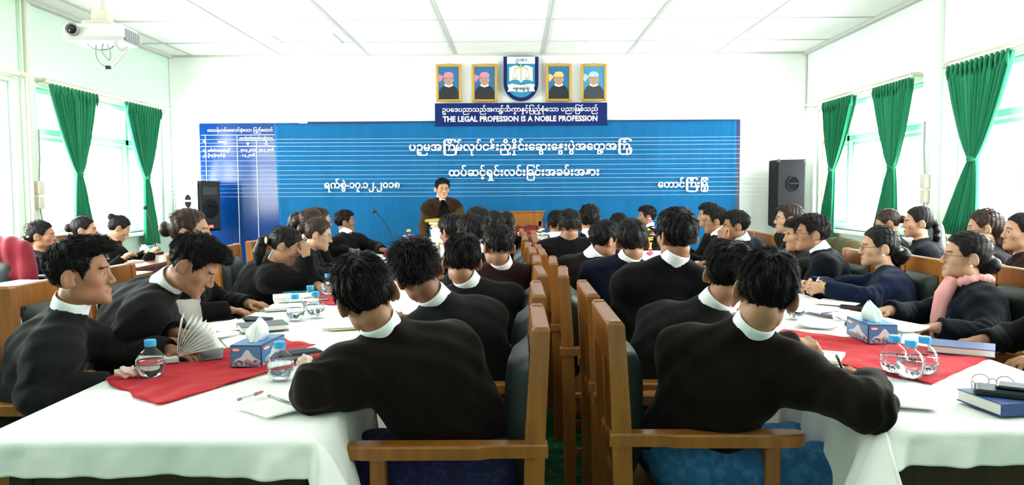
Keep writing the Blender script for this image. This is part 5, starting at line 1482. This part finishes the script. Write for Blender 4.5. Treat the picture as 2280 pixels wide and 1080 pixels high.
# far end of the left row: mic, tray, flowers
def mic(px, py, z, hx, hy, label):
    p = put(px, py, z); root = empty('desk_microphone', (p.x, p.y, z)); hd = W(hx, hy, p.y) - Vector((p.x, p.y, z))
    m = MB(); m.box((0, 0, .014), (.12, .15, .028), .008); m.build('base', 'dark_plastic', root)
    P = [(0, 0, .028), (0, 0, .20), (hd.x * .20, 0, hd.z * .55), (hd.x * .62, 0, hd.z * .88), (hd.x * .95, 0, hd.z)]
    pts = []
    for i in range(25):
        t = i / 24; k = 4; q = [Vector(a) for a in P]
        while len(q) > 1: q = [a * (1 - t) + b * t for a, b in zip(q[:-1], q[1:])]
        pts.append(q[0])
    m = MB(); m.tube(pts, .006, 8); m.build('gooseneck', 'dark_plastic', root, smooth=True)
    m = MB(); m.ball(pts[-1], (.030, .022, .022), 14); m.build('foam_head', 'dark_plastic', root, smooth=True)
    tag(root, label, 'microphone')
mic(876, 556, TT, 831, 470, 'black gooseneck microphone on the left tables before the blue backdrop')
mic(347, 566, TZ, 322, 462, 'black gooseneck microphone on the left side table before a green curtain')
def flowers(loc, n, r_, h_, cols, label, seed, vase='gold', tall=1.0):
    rs = random.Random(seed); root = empty('flower_arrangement', loc)
    m = MB(); m.lathe([(.045 * r_ / .1, 0), (.05 * r_ / .1, .01), (.03 * r_ / .1, .03), (.045 * r_ / .1, .07), (.05 * r_ / .1, .08)], 16); m.build('vase', vase, root, smooth=True)
    for k in range(n):
        a = rs.uniform(0, 6.28); q = rs.uniform(0, 1) ** .6; c = V(r_ * q * math.cos(a), r_ * q * math.sin(a), .08 + h_ * rs.uniform(.2, 1) * (1 - .5 * q)); s_ = rs.uniform(.016, .026) * tall
        m = MB(); m.ball(c, (s_ * .5, s_ * .5, s_ * .5), 8)
        for j in range(6): b = j * 1.05 + a; m.ball(c + V(math.cos(b) * s_ * .7, math.sin(b) * s_ * .7, 0), (s_ * .55, s_ * .55, s_ * .3), 8)
        m.build('blossom', cols[k % len(cols)], root, smooth=True)
    m = MB()
    for k in range(12): a = k * .52; m.tube([(0, 0, .07), (r_ * .5 * math.cos(a), r_ * .5 * math.sin(a), .10 + h_ * .4), (r_ * .9 * math.cos(a), r_ * .9 * math.sin(a), .08 + h_ * .35)], [.004, .008, .001], 5)
    m.build('leaves', 'leaf_green', root, smooth=True); tag(root, label, 'flowers')
p = put(911, 552); flowers((p.x, p.y, TT), 14, .05, .16, ['petal_yellow', 'purple_cloth', 'petal_yellow'], 'slim gold and purple flower spray on the left tables near the lectern', 3)
p = put(1447, 556); flowers((p.x, p.y, TT), 18, .05, .30, ['petal_yellow', 'petal_pink', 'petal_white'], 'yellow and pink flower spray before the far man on the right tables', 5)
ft = empty('flower_table', (.22, 9.0, 0))
m = MB(); m.lathe([(.20, .70), (.21, .71), (.21, .73), (.20, .74)], 24); m.build('tabletop', 'chair_wood', ft); m = MB(); m.lathe([(.14, 0), (.13, .03), (.03, .06), (.03, .70)], 16); m.build('pedestal', 'chair_wood', ft, smooth=True)
tag(ft, 'small round pedestal table under the red and white flowers', 'table')
flowers((.22, 9.0, .74), 46, .22, .20, ['petal_white', 'petal_white', 'petal_red', 'petal_white'], 'red and white flower mound before the maroon chair', 8, 'petal_white', 1.5)
p = put(945, 548); tr = empty('gilded_tray', (p.x, p.y, TT))
m = MB(); m.lathe([(.07, 0), (.08, .008), (.03, .025), (.03, .045), (.16, .06), (.17, .075), (.155, .070), (.02, .062)], 28); m.build('dish', 'gold', tr, smooth=True)
tag(tr, 'gold footed tray on the left tables before the lectern', 'tray')
for k, dx in enumerate((-.07, .02, .09)): crumple(0, 0, .03, ('pale sweets wrapper left on the gold tray', 'pale sweets wrapper in the middle of the gold tray', 'pale sweets wrapper right on the gold tray')[k], 'cream_paper', seed=k + 11) .location = (p.x + dx, p.y, TT + .068)
p = put(962, 552); m = MB(); m.lathe([(.03, 0), (.034, .004), (.038, .09), (.036, .09), (.032, .008)], 20); o = m.build('white_cup', 'print_white', None, (p.x + .05, p.y - .1, TT), smooth=True); tag(o, 'white cup on the left tables in front of the lectern', 'cup')
# left side table
sheet(40, 632, (.45, .30), R(80), 'white papers on the near side table by the left wall', z=TZ, n=3)
sheet(110, 612, (.24, .32), R(70), 'white notepad and papers by the woman with hair clips', z=TZ, n=3)
phone(97, 618, R(60), 'black phone on the near side table by the left wall', z=TZ)
book(285, 585, (.18, .25, .02), R(60), 'paper', 'open white book before the woman looking down', z=TZ)
sheet(215, 592, (.2, .28), R(70), 'white papers before the middle woman by the left wall', z=TZ, n=2)
# bags
def handbag(loc, rz, size, mt, label, strap=True):
    root = empty('handbag', loc, rz); w_, d_, h_ = size
    F = Field((-w_, -d_ * 1.5, -.02), (w_, d_ * 1.5, h_ * 1.25), .008)
    for i in range(4): F.ell((0, 0, h_ * (.2 + .22 * i)), (w_ * .5 * (1 - .06 * i), d_ * .5 * (1 - .15 * i), h_ * .34), None, .04)
    x, y, z = F.full(); F.d = np.maximum(F.d, np.maximum(.0 - z, z - h_)).astype(np.float32); F.d += (.003 * np.sin(40 * x + 20 * z)).astype(np.float32)
    vs, q = F.nets(); link('bag_body', np_mesh('bag_body', vs, q), mt, root)
    if strap:
        m = MB(); m.tube([(-w_ * .35, 0, h_ * .95), (-w_ * .3, .02, h_ * 1.25), (0, .03, h_ * 1.4), (w_ * .3, .02, h_ * 1.25), (w_ * .35, 0, h_ * .95)], .009, 8); m.build('strap', mt, root, smooth=True)
        m = MB(); m.tube([(w_ * .35 + .02 * math.cos(t), 0, h_ * .95 + .02 * math.sin(t)) for t in [2 * math.pi * i / 14 for i in range(15)]], .004, 6, False); m.build('ring', 'steel', root, smooth=True)
    tag(root, label, 'bag'); return root
# ------------------------------------------------------------------ the people
def top(z=.088, rz=.040, y=.010, ry=.080): return ((0, y, z), (.066, ry, rz), .03)
SHORT = dict(th=.011, vol=[top()], strands=1800, len=.026, lift=.04, wid=.0016, drop=.3)
NEAR = dict(th=.012, vol=[top(.090, .044)], strands=7500, len=.036, lift=.03, wid=.0013, drop=.35, amp=.003)
QUIFF = dict(th=.009, vol=[top(.094, .042, .020, .088), ((0, .072, .098), (.056, .036, .030), .025)], strands=5500, len=.026, lift=.12, wid=.0013, drop=.1, sweep=(.1, .7, .3))
SPIKY = dict(th=.011, vol=[top(.088, .038)], strands=4200, len=.040, lift=.60, wid=.0015, mess=.3, drop=.0, swirl=.1, sweep=(0, .25, 0))
CREW = dict(th=.007, vol=[((0, .005, .092), (.066, .080, .030), .02)], strands=2200, len=.016, lift=.45, wid=.0013)
THIN = dict(th=.007, vol=[top(.080, .036)], strands=900, len=.022, lift=.06, raise_=0)
def bun(y=-.125, z=.02, r=.042): return [((0, y, z), (r, r * .85, r), .012)]
LADY = dict(f=True, crown=(0, .11, .085), sweep=(0, 0, 0), mess=.05, swirl=.0, drop=0, th=.009, post=bun(), amp=.0016, strands=500, len=.03, lift=.02, wid=.0012)
LOWBUN = dict(f=True, crown=(0, .11, .085), sweep=(0, 0, 0), mess=.05, swirl=.0, drop=0, th=.012, vol=[top(.070, .045, -.03)], post=[((0, -.125, -.03), (.058, .045, .045), .02)], amp=.0016, strands=700, len=.04, lift=.015, wid=.0012)
PONY = dict(f=True, crown=(0, .11, .085), sweep=(0, 0, 0), mess=.05, swirl=.0, drop=0, th=.010, amp=.0018, long=True, strands=500, len=.04, lift=.02, caps=[((0, -.11, .01), (0, -.15, -.04), .028, .036, .02), ((0, -.15, -.04), (0, -.155, -.13), .036, .030, .01), ((0, -.155, -.13), (.01, -.14, -.21), .030, .010, .01)])
BRAID = dict(f=True, th=.009, amp=.0018, long=True, post=[((.006 * (-1) ** i, -.112 - .004 * i, .0 - .028 * i), (.024 - .0012 * i, .020, .020), .008) for i in range(9)])
HIGHBUN = dict(f=True, crown=(0, .11, .085), sweep=(0, 0, 0), mess=.05, swirl=.0, drop=0, th=.008, amp=.0016, strands=300, len=.03, lift=.02, post=[((0, -.105, .075), (.040, .038, .036), .012)])
LOOSE = dict(f=True, crown=(0, .11, .085), sweep=(0, 0, 0), mess=.05, swirl=.0, drop=0, th=.012, amp=.003, long=True, strands=700, len=.05, lift=.03, caps=[((0, -.10, .0), (0, -.115, -.12), .055, .058, .04), ((0, -.115, -.12), (0, -.11, -.22), .058, .035, .03)])
def arm(e, w, **k): return dict(elbow=e, wrist=w, **k)

# --- left row, backs to the aisle
B1 = person('young man seen from behind at the nearest left armchair, leaning on the white cloth', (816, 664), 2.38, 30, 20, 14, -15, 'coat_brownblack', NEAR, skin=0, h=.004, P=(-.10, 2.44), leg_phi=88,
    sh_at=(884, 776, 2.42), arms=dict(L=arm((-.590, 2.25, .825), (-.50, 2.50, .81), dir=(.3, 1, -.1)), R=arm((-.145, 2.52, .68), (-.36, 2.70, .79), dir=(-1, .4, 0))), longyi='longyi_navy', seed=1.3, hem=-.07, sleeve=.020, folds=1.2, torso=1.06)
B2 = person('spiky haired man leaning left over the white cloth in the left row', (931, 612), 3.05, 38, 18, 16, -18, 'coat_charcoal', SPIKY, skin=4, h=.0045, P=(-.10, 3.16), leg_phi=88, sh_at=(1008, 702, 3.10), seed=2.1, longyi='longyi_dark')
B3 = person('man with both ears showing seated behind the spiky haired man', (1029, 584), 3.78, 15, 4, 12, 4, 'coat_charcoal', NEAR, skin=0, h=.005, P=(-.12, 3.90), leg_phi=88, sh_at=(1062, 655, 3.82), seed=2.7)
B4 = person('crew cut man in a brownish coat seated in the fourth armchair of the left row', (1108, 550), 4.38, 22, 26, 2, 2, 'coat_maroonbrown', CREW, skin=0, h=.005, P=(-.14, 4.60), leg_phi=88, sh_at=(1124, 607, 4.45), seed=3.3)
person('bespectacled man half hidden left of the crew cut man', (1048, 523), 5.10, 55, 48, 5, 0, 'coat_black', SHORT, skin=2, h=.006, P=(-.17, 5.30), leg_phi=88, glasses=True, seed=3.9)
person('man half hidden behind the head of the man with both ears showing', (1006, 518), 5.65, 60, 45, 12, 0, 'coat_black', SHORT, skin=2, h=.006, P=(-.19, 5.90), leg_phi=88, seed=4.2)
person('grey haired man before the lectern in the left row', (1064, 498), 6.25, 55, 40, 5, 0, 'coat_black', SHORT, haircol='hair_grey', skin=0, h=.007, P=(-.15, 6.6), leg_phi=88, seed=4.7)
person('dark haired person deep in the left row seen between two heads', (1098, 500), 7.3, 60, 40, 5, 0, 'coat_black', LADY, female=True, skin=1, h=.007, P=(-.15, 7.5), leg_phi=88, collar=None, seed=5.1)
bw = person('woman with a beaded braid at the far end of the left row', (1126, 500), 7.6, 50, 30, 5, 0, 'coat_black', BRAID, female=True, skin=1, h=.007, P=(-.13, 8.2), leg_phi=88, collar=None, seed=5.5)
m = MB()
for i in range(5): m.ball(bw['G'](.02, -.125 - .004 * i, -.02 - .03 * i), .008, 6)
m.build('hair_beads', 'steel', bw['o'])

# --- right row, backs to the aisle
R1 = person('young man seen from behind writing with a pen at the nearest right armchair', (1703, 657), 2.36, -26, -12, 14, 11, 'coat_brownblack', NEAR, skin=1, h=.004, P=(.55, 2.50), leg_phi=-88,
    sh_at=(1642, 778, 2.42), arms=dict(R=arm((.975, 2.11, .800), (1.095, 2.375, .805), dir=(-.12, 1, .06), palm=(-.7, 0, -.7), curl=.95, thumb=.9, side=(-1, 0, .3)), L=arm((.76, 2.74, .79), (1.02, 2.84, .830), dir=(1, .15, .10), palm=(.1, .5, -1), curl=1.15, thumb=.9, side=(.2, -1, .2))), longyi='longyi_blue', seed=6.1, hem=-.07, sleeve=.013, folds=1.25, torso=1.04)
R2 = person('man leaning forward half hidden behind the writing young man', (1624, 618), 3.08, -42, -30, 14, 6, 'coat_charcoal', NEAR, skin=1, h=.0045, P=(.50, 3.16), leg_phi=-88, sh_at=(1545, 716, 3.12), seed=6.6, sleeve=.012)
R3 = person('broad tall man in glasses seen from behind in the middle of the right row', (1506, 528), 3.62, -2, 22, 0, 0, 'coat_black', dict(SHORT, strands=3000), skin=0, h=.005, P=(.64, 3.78), leg_phi=-88, sh_at=(1486, 612, 3.64), glasses=True, seed=7.2, torso=1.06)
R4 = person('man in a navy coat with both ears showing in the right row', (1407, 541), 4.42, -18, -2, 6, 0, 'coat_navy', SHORT, skin=0, h=.005, P=(.52, 4.52), leg_phi=-88, sh_at=(1384, 598, 4.45), seed=7.7)
R5 = person('man in a brownish coat bending right beside the man in navy', (1346, 537), 4.98, -40, -58, 12, 0, 'coat_brownblack', SHORT, skin=0, h=.006, P=(.46, 5.10), leg_phi=-88, sh_at=(1302, 588, 5.0), seed=8.1)
R6 = person('crew cut man seen from behind near the front of the right row', (1268, 504), 5.95, 2, 2, 4, 0, 'coat_black', CREW, haircol='hair_grey', skin=0, h=.006, P=(.42, 6.0), leg_phi=-88, sh_at=(1260, 543, 5.97), seed=8.6, collar=None)
person('man behind the crew cut man, mostly hidden', (1240, 501), 7.0, -4, -8, 4, 0, 'coat_black', CREW, skin=0, h=.007, P=(.40, 7.06), leg_phi=-88, seed=8.8)
person('dark haired man right of the crew cut man in the right row', (1313, 492), 6.35, -14, -16, 4, 0, 'coat_deepnavy', SHORT, skin=1, h=.007, P=(.46, 6.45), leg_phi=-88, seed=9.1)
person('man far in the right row with just his hair showing over a collar', (1378, 505), 7.6, -25, -25, 6, 0, 'coat_black', SHORT, skin=0, h=.007, P=(.46, 7.68), leg_phi=-88, seed=9.3)
person('man facing left at the far end of the right tables beside the flower spray', (1440, 483), 9.15, 110, 88, 2, 0, 'coat_black', SHORT, skin=0, h=.007, P=(1.62, 9.22), leg_phi=100, seed=9.7)

# --- outer side of the left row, facing right
L1 = person('young man in profile with a quiff and white collar at the left tables', (180, 613), 2.76, -62, -76, -2, 0, 'coat_charcoal', QUIFF, skin=0, h=.004, P=(-1.86, 2.86), leg_phi=-90, sh_at=(132, 735, 2.78),
    arms=dict(R=arm((-1.63, 2.57, .72), (-1.50, 2.76, .705), dir=(.3, 1, -.1)), L=arm((-1.56, 3.02, .77), (-1.36, 2.98, .79), dir=(1, -.3, 0))), seed=10.1, folds=1.3, sleeve=.012)
badge(L1, .60, .03)
L2 = person('young man bending his head down beside the open fanned book', (429, 592), 3.18, -62, -82, 36, 0, 'coat_charcoal', QUIFF, skin=1, h=.0045, P=(-1.86, 3.40), leg_phi=-90, sh_at=(334, 655, 3.22),
    arms=dict(L=arm((-1.58, 3.48, .80), (-1.47, 3.30, .80), dir=(1, .1, -.1)), R=arm((-1.62, 3.02, .76), (-1.42, 3.12, .79), dir=(1, .3, 0))), seed=10.6, folds=1.3, sleeve=.012)
L3 = person('woman in black with brown hair behind the bending young man, hand on armrest', (424, 518), 4.15, -70, -80, 0, 0, 'coat_black', LADY, female=True, haircol='hair_brown', skin=1, h=.005, P=(-1.90, 4.18), leg_phi=-90, collar=None,
    arms=dict(R=arm((-1.72, 3.95, .78), (-1.56, 4.10, .78), dir=(1, .25, -.05)), L=arm((-1.70, 4.42, .78), (-1.50, 4.28, .79), dir=(1, -.2, 0))), neck_open=.55, seed=11.1)
L4 = person('woman with a hair clip resting her face on a fist that holds a green pen', (635, 549), 5.12, -62, -78, 26, 0, 'coat_black', dict(PONY, caps=[((0, -.11, .0), (0, -.145, -.03), .028, .034, .02), ((0, -.145, -.03), (0, -.135, -.10), .034, .040, .01), ((0, -.135, -.10), (.0, -.105, -.19), .040, .014, .01)]), female=True, skin=1, h=.005, P=(-1.94, 5.26), leg_phi=-90, sh_at=(600, 598, 5.16), collar=None, glasses=True,
    arms=dict(R=arm((-1.375, 5.13, .80), (-1.395, 5.10, .985), dir=(-.05, .05, 1), palm=(-.5, .8, 0), curl=1.1, thumb=.9, side=(-.6, -.6, .2)), L=arm((-1.45, 5.32, .79), (-1.32, 5.10, .79), dir=(1, -.4, 0))), seed=11.5)
L5 = person('brown haired woman in glasses writing beside the woman with the green pen', (708, 523), 5.85, -66, -76, 14, 0, 'coat_black', LADY, female=True, haircol='hair_brown', skin=3, h=.006, P=(-1.92, 5.92), leg_phi=-90, sh_at=(680, 565, 5.86), collar=None, glasses=True,
    arms=dict(R=arm((-1.47, 5.62, .80), (-1.36, 5.80, .80), dir=(.6, .8, -.05), palm=(0, 0, -1), curl=.9), L=arm((-1.6, 6.1, .80), (-1.38, 5.98, .80))), seed=12)
person('woman with reddish brown hair just behind the writing woman in glasses', (694, 499), 6.55, -70, -72, 6, 0, 'coat_black', LADY, female=True, haircol='hair_brown', skin=1, h=.007, P=(-1.94, 6.62), leg_phi=-90, collar=None, seed=12.3)
person('woman in glasses farther along the left tables, half hidden by brown hair', (712, 494), 7.15, -68, -70, 4, 0, 'coat_black', dict(LADY, th=.012), female=True, haircol='hair_brown', skin=1, h=.007, P=(-1.95, 7.28), leg_phi=-90, collar=None, glasses=True, seed=12.6)
lb_ = person('woman with a thick dark braid turned away behind the left tables', (663, 502), 7.6, -20, -10, 6, 0, 'coat_black', BRAID, female=True, skin=1, h=.007, P=(-2.10, 7.75), leg_phi=-90, collar=None, seed=12.9)
L9 = person('man in a white collar with a chest badge facing right by the blue backdrop', (768, 495), 8.45, -122, -70, -2, 0, 'coat_black', SHORT, skin=4, h=.006, P=(-1.98, 8.55), leg_phi=-95, sh_at=(777, 531, 8.43), seed=13.3,
    arms=dict(R=arm((-2.05, 8.25, .80), (-1.78, 8.2, .80)), L=arm((-1.52, 8.5, .80), (-1.44, 8.25, .80), dir=(1, -.2, 0))))
badge(L9, .60, .05)

# --- outer side of the right row, facing left
S1 = person('woman with a pink scarf and low bun at the right tables', (2148, 573), 3.94, 68, 76, -4, 0, 'coat_deepnavy', LOWBUN, female=True, skin=3, h=.0045, P=(2.28, 3.84), leg_phi=90, sh_at=(2182, 655, 3.90), collar=None, glasses=True,
    arms=dict(L=arm((2.18, 3.58, .72), (1.98, 3.60, .76), dir=(-1, .1, 0)), R=arm((2.12, 4.12, .74), (1.94, 4.0, .78), dir=(-1, -.1, 0))), neck_open=.6, seed=14, longyi='longyi_dark', hem=-.10)
badge(S1, .50, .085)
S2 = person('woman in a navy coat with glasses and a gold bangle clasping a pen', (1956, 552), 4.66, 66, 78, 0, 0, 'coat_bluenavy', dict(PONY, caps=[((0, -.10, -.01), (0, -.13, -.04), .03, .045, .02), ((0, -.13, -.04), (0, -.125, -.07), .045, .03, .02)]), female=True, skin=3, h=.0045, P=(2.20, 4.56), leg_phi=90, sh_at=(1985, 622, 4.62), collar=None, glasses=True, torso=1.10,
    arms=dict(L=arm((1.99, 4.36, .79), (1.83, 4.52, .83), dir=(-1, .12, .06), palm=(.1, .9, -.5), curl=.75, thumb=.8, side=(0, .2, 1)), R=arm((1.98, 4.90, .80), (1.80, 4.70, .83), dir=(-1, -.35, .06), palm=(.1, -.9, -.5), curl=.75, thumb=.8, side=(0, -.2, 1))), neck_open=.6, seed=14.4, hem=-.10)
badge(S2, .55, .07)
m = MB(); Jw = S2['J'][-1]; ax = Vector(unit(Jw[1] - Jw[0])); Mq = ax.to_track_quat('Z', 'Y').to_matrix()
m.lathe([(.034, -.008), (.038, 0), (.034, .008), (.030, .006), (.030, -.006)], 22, Vector(Jw[1]) + ax * .016, Mq); m.build('gold_bangle', 'bangle', S2['o'], smooth=True)
S3 = person('man with glasses and a wide white collar looking left at the right tables', (1808, 522), 5.10, 62, 76, -2, 0, 'coat_deepnavy', SHORT, skin=0, h=.005, P=(2.08, 5.12), leg_phi=90, sh_at=(1845, 577, 5.08), glasses=True, seed=15)
person('man whose face shows just past the man with the wide white collar', (1779, 525), 5.66, 66, 80, 4, 0, 'coat_black', SHORT, skin=1, h=.006, P=(2.14, 5.66), leg_phi=90, seed=15.4)
person('older man with brownish hair and glasses before the tall loudspeaker', (1756, 489), 6.22, 70, 76, -2, 0, 'coat_black', dict(THIN, th=.009), haircol='hair_brown', skin=3, h=.006, P=(2.24, 6.22), leg_phi=90, glasses=True, seed=15.8)
S5 = person('man in a navy coat with his hand on his chin at the right tables', (1638, 504), 6.42, 52, 80, 4, 0, 'coat_navy', SHORT, skin=0, h=.0055, P=(2.02, 6.76), leg_phi=90, sh_at=(1662, 548, 6.45), glasses=True,
    arms=dict(L=arm((1.60, 6.20, .80), (1.665, 6.30, 1.0), dir=(.1, .1, 1), palm=(.7, .6, 0), curl=1.0, thumb=.7, side=(0, -.4, .6)), R=arm((1.78, 6.72, .80), (1.62, 6.55, .80), dir=(-.8, -.5, 0))), seed=16.2)
person('man in glasses between the hand on chin man and a farther man', (1592, 493), 7.1, 66, 78, 2, 0, 'coat_black', SHORT, skin=0, h=.006, P=(2.04, 7.3), leg_phi=90, glasses=True, seed=16.6)
person('man farthest along the outer side of the right tables', (1578, 481), 7.85, 70, 80, 2, 0, 'coat_black', SHORT, skin=1, h=.007, P=(2.06, 7.9), leg_phi=90, seed=17)
S0 = person('person mostly outside the right photo edge with a hand on the armrest', (2395, 600), 3.16, 80, 80, 4, 0, 'coat_black', SHORT, skin=0, h=.006, P=(2.30, 3.18), leg_phi=90,
    arms=dict(L=arm((2.28, 2.92, .74), (2.06, 2.98, .74), dir=(-1, .1, 0)), R=arm((2.2, 3.44, .74), (2.04, 3.36, .745), dir=(-1, .1, -.1))), seed=17.3)

# --- along the right wall
person('bun haired woman looking down left beside the middle green curtain', (1977, 498), 6.9, 62, 66, 22, 0, 'coat_deepnavy', dict(LADY, post=bun(-.125, -.01, .04)), female=True, haircol='hair_brown', skin=3, h=.006, P=(3.40, 6.9), leg_phi=80, collar=None, seed=18)
V2 = person('woman with a dark braided bun looking left by the right wall', (2044, 497), 5.95, 66, 72, 0, 0, 'coat_deepnavy', dict(BRAID, post=[((.006 * (-1) ** i, -.112 - .006 * min(i, 3), .02 - .024 * i), (.030, .026, .022), .010) for i in range(7)]), female=True, skin=3, h=.006, P=(3.24, 5.92), leg_phi=80, collar=None, seed=18.4)
badge(V2, .6, .06, False)
person('woman with long brown hair behind the low bun of the pink scarf woman', (2191, 508), 5.35, 60, 62, 6, 0, 'coat_black', LOOSE, female=True, haircol='hair_brown', skin=3, h=.006, P=(3.36, 5.2), leg_phi=80, collar=None, seed=18.8)
person('woman in a brown jacket with pulled back hair at the right photo edge', (2274, 519), 4.78, 74, 80, -4, 0, 'coat_maroonbrown', dict(HIGHBUN, post=[((0, -.12, .0), (.035, .035, .035), .012)]), female=True, skin=3, h=.006, P=(3.22, 4.62), leg_phi=80, collar=None, seed=19.1)

# --- along the left wall
person('woman with pale hair clips and a navy coat looking right by the left window', (93, 526), 6.45, -58, -72, 0, 0, 'coat_deepnavy', dict(LOWBUN, th=.010), female=True, skin=1, h=.006, P=(-4.14, 6.40), leg_phi=-90, collar=None, neck_open=.55, seed=19.5)
WM = PEOPLE[-1]; m = MB(); m.ball(WM['G'](.060, -.085, .0), (.010, .022, .010), 8); m.ball(WM['G'](.045, -.125, -.02), (.012, .018, .012), 8); m.build('hair_clip', 'petal_white', WM['o'], smooth=True)
person('woman half hidden by the quiff of the young man, before the left window', (188, 513), 7.0, -62, -70, 2, 0, 'coat_black', LADY, female=True, skin=3, h=.006, P=(-4.14, 7.0), leg_phi=-90, collar=None, seed=19.8)
person('woman with a high bun looking down at a white book by the left window', (264, 509), 7.55, -44, -52, 28, 0, 'coat_black', HIGHBUN, female=True, skin=3, h=.006, P=(-4.12, 7.62), leg_phi=-90, collar=None, neck_open=.6, seed=20.2)

# --- the speaker
SPK = person('man in a two tone brown jacket and glasses standing at the white lectern', (985, 421), 9.50, -168, -160, 4, 0, 'coat_brown', dict(th=.010, vol=[top(.088, .036), ((-.02, .06, .095), (.05, .04, .022), .02)], strands=1500, len=.035, lift=.06, sweep=(.9, .3, 0)), skin=3, h=.006, stand=True, P=(-.87, 9.60, .86), sh_at=(983, 452, 9.53), glasses=True, sleeve_mat='coat_tan', torso=1.02, neck_open=.15, neck_w=.040, hem=-.12,
    arms=dict(R=arm((-1.15, 9.57, 1.00), (-1.12, 9.46, .80), dir=(.0, -.3, -1)), L=arm((-.62, 9.50, 1.00), (-.62, 9.40, .80), dir=(0, -.3, -1))), seed=21, leg_phi=-170)
m = MB(); B_ = SPK
for s in (-1, 1):
    a = Vector(B_['Nk'] + B_['rt'] * s * .045 + B_['fw'] * .075 + B_['u'] * .0); b = Vector(B_['Nk'] + B_['rt'] * s * .125 + B_['fw'] * .085 - B_['u'] * .02); c = Vector(B_['Nk'] + B_['rt'] * s * .095 + B_['fw'] * .150 - B_['u'] * .105); d = Vector(B_['Nk'] + B_['rt'] * s * .030 + B_['fw'] * .125 - B_['u'] * .055)
    n_ = Vector(B_['fw']) * .008; e = Vector(B_['Nk'] - B_['fw'] * .04 + B_['rt'] * s * .075 + B_['u'] * .03)
    q = [a, b, c, d]; m.add([v - n_ for v in q] + [v + n_ for v in q], [(0, 1, 2, 3), (7, 6, 5, 4), (0, 4, 5, 1), (1, 5, 6, 2), (2, 6, 7, 3), (3, 7, 4, 0)])
m.build('jacket_lapel', 'coat_brown', SPK['o'])
Fv = Field(SPK['S'] - .45, SPK['S'] + .25, .008); Fv.ell(SPK['at'](.66, .012), (.178, .138, .185), SPK['B']); Fv.ell(SPK['at'](.3), (.16, .130, .18), SPK['B'], .05); Fv.cap(SPK['Nk'] - SPK['u'] * .005, SPK['Nk'] - SPK['u'] * .10, .061, .075, k=.03)
vs, q = Fv.nets(); link('black_shirt', np_mesh('black_shirt', vs, q), 'coat_black', SPK['o'])
badge(SPK, .70, .10, False, .150)

# --- pink scarf, wallets of shade: worn things
def scarf(p, mt, tail):
    G = lambda a, r_, h: Vector(p['Nk'] + p['rt'] * (math.cos(a) * r_) + p['fw'] * (math.sin(a) * r_ * 1.05 + .012) + p['u'] * h)
    m = MB(); m.tube([G(2 * math.pi * i / 30, .072 + .008 * math.sin(5 * i), .014 + .022 * -math.sin(2 * math.pi * i / 30)) for i in range(31)], [.024 + .005 * math.sin(3 * i) for i in range(31)], 12)
    f0 = p['Nk'] + p['fw'] * .10
    m.tube([Vector(f0 + p['u'] * .01 - p['rt'] * .02), Vector(f0 + p['fw'] * .035 - p['u'] * .08 - p['rt'] * .03), Vector(f0 + p['fw'] * .045 - p['u'] * .20 - p['rt'] * .02), Vector(f0 + p['fw'] * .05 - p['u'] * tail)], [.035, .042, .036, .018], 12)
    m.tube([Vector(f0 + p['u'] * .01 + p['rt'] * .02), Vector(f0 + p['fw'] * .030 - p['u'] * .07 + p['rt'] * .01), Vector(f0 + p['fw'] * .038 - p['u'] * .16 + p['rt'] * .0)], [.033, .036, .020], 12)
    m.build('scarf', mt, p['o'], smooth=True)
scarf(S1, 'pink_cloth', .32)
def clip(p, pos, size, mt, name='hair_clip'):
    m = MB(); m.ball(p['G'](*pos), size, 10); m.build(name, mt, p['o'], smooth=True)
clip(L4, (.045, -.125, -.01), (.008, .018, .024), 'cream_paper'); clip(L4, (.030, -.15, -.045), (.022, .02, .022), 'hair_black', 'hair_tie')
clip(S2, (-.030, -.118, -.012), (.018, .012, .014), 'steel')
for p_, s_ in ((S2, -1), (S1, -1)): clip(p_, (s_ * .084, -.010, -.036), (.007, .007, .007), 'print_white', 'earring')

# --- pens in hands
def held_pen(p, s, up, mt, label, back=.05, L_=.14):
    el, wr, hd, sp = p['J'][s]; c = Vector(p['O'] + wr + hd * .085) + Vector(sp.get('palm', (0, 0, -1))).normalized() * .03
    d = Vector(up).normalized(); pen(c + d * (L_ - back), c - d * back, mt, label)
held_pen(R1, 1, (-.35, .25, 1), 'phone_black', 'black pen in the right hand of the writing young man')
held_pen(L4, 1, (.1, -.1, 1), 'pen_green', 'green pen held in the fist of the woman with a hair clip', .09)
held_pen(S2, -1, (.5, .4, .6), 'print_white', 'white pen clasped by the woman with the gold bangle', .04)
held_pen(L5, 1, (-.4, -.4, .8), 'print_white', 'white pen in the hand of the writing woman in glasses', .05)

# --- bags
handbag((-1.66, 3.78, .60), R(60), (.26, .11, .28), 'grey_leather', 'grey leather handbag with a ring strap beside the woman behind the bending man')
handbag((2.46, 4.16, .46), R(20), (.26, .14, .26), 'brown_leather', 'brown leather bag on a chair between the woman in navy and the pink scarf')
handbag((2.40, 3.96, .47), R(-10), (.20, .12, .20), 'bag_check', 'checked cream bag beside the woman with the pink scarf')
handbag((3.42, 6.38, .88), R(85), (.42, .16, .26), 'bag_grey', 'dark grey backpack on the window side behind the braided woman', False)
bt = empty('bag_bench', (3.44, 6.38, 0)); m = MB(); m.box((0, 0, .855), (.30, .50, .03), .006); m.build('bench_top', 'dark_wood', bt)
for sy in (-1, 1): m = MB(); m.box((0, sy * .21, .42), (.26, .04, .84), .004); m.build('leg', 'dark_wood', bt)
tag(bt, 'dark bench by the right wall carrying the grey backpack', 'bench')
bo = copy_tree(BT0); bo.location = (-.02, 2.56, .47); bo.scale = (1.15,) * 3; tag(bo, 'dark red bottle with a blue cap on the nearest left armchair seat', 'bottle')
for c_ in bo.children:
    if c_.name.startswith(('bottle_body', 'moulded')): c_.data = c_.data.copy(); c_.data.materials[0] = MATS['maroon']
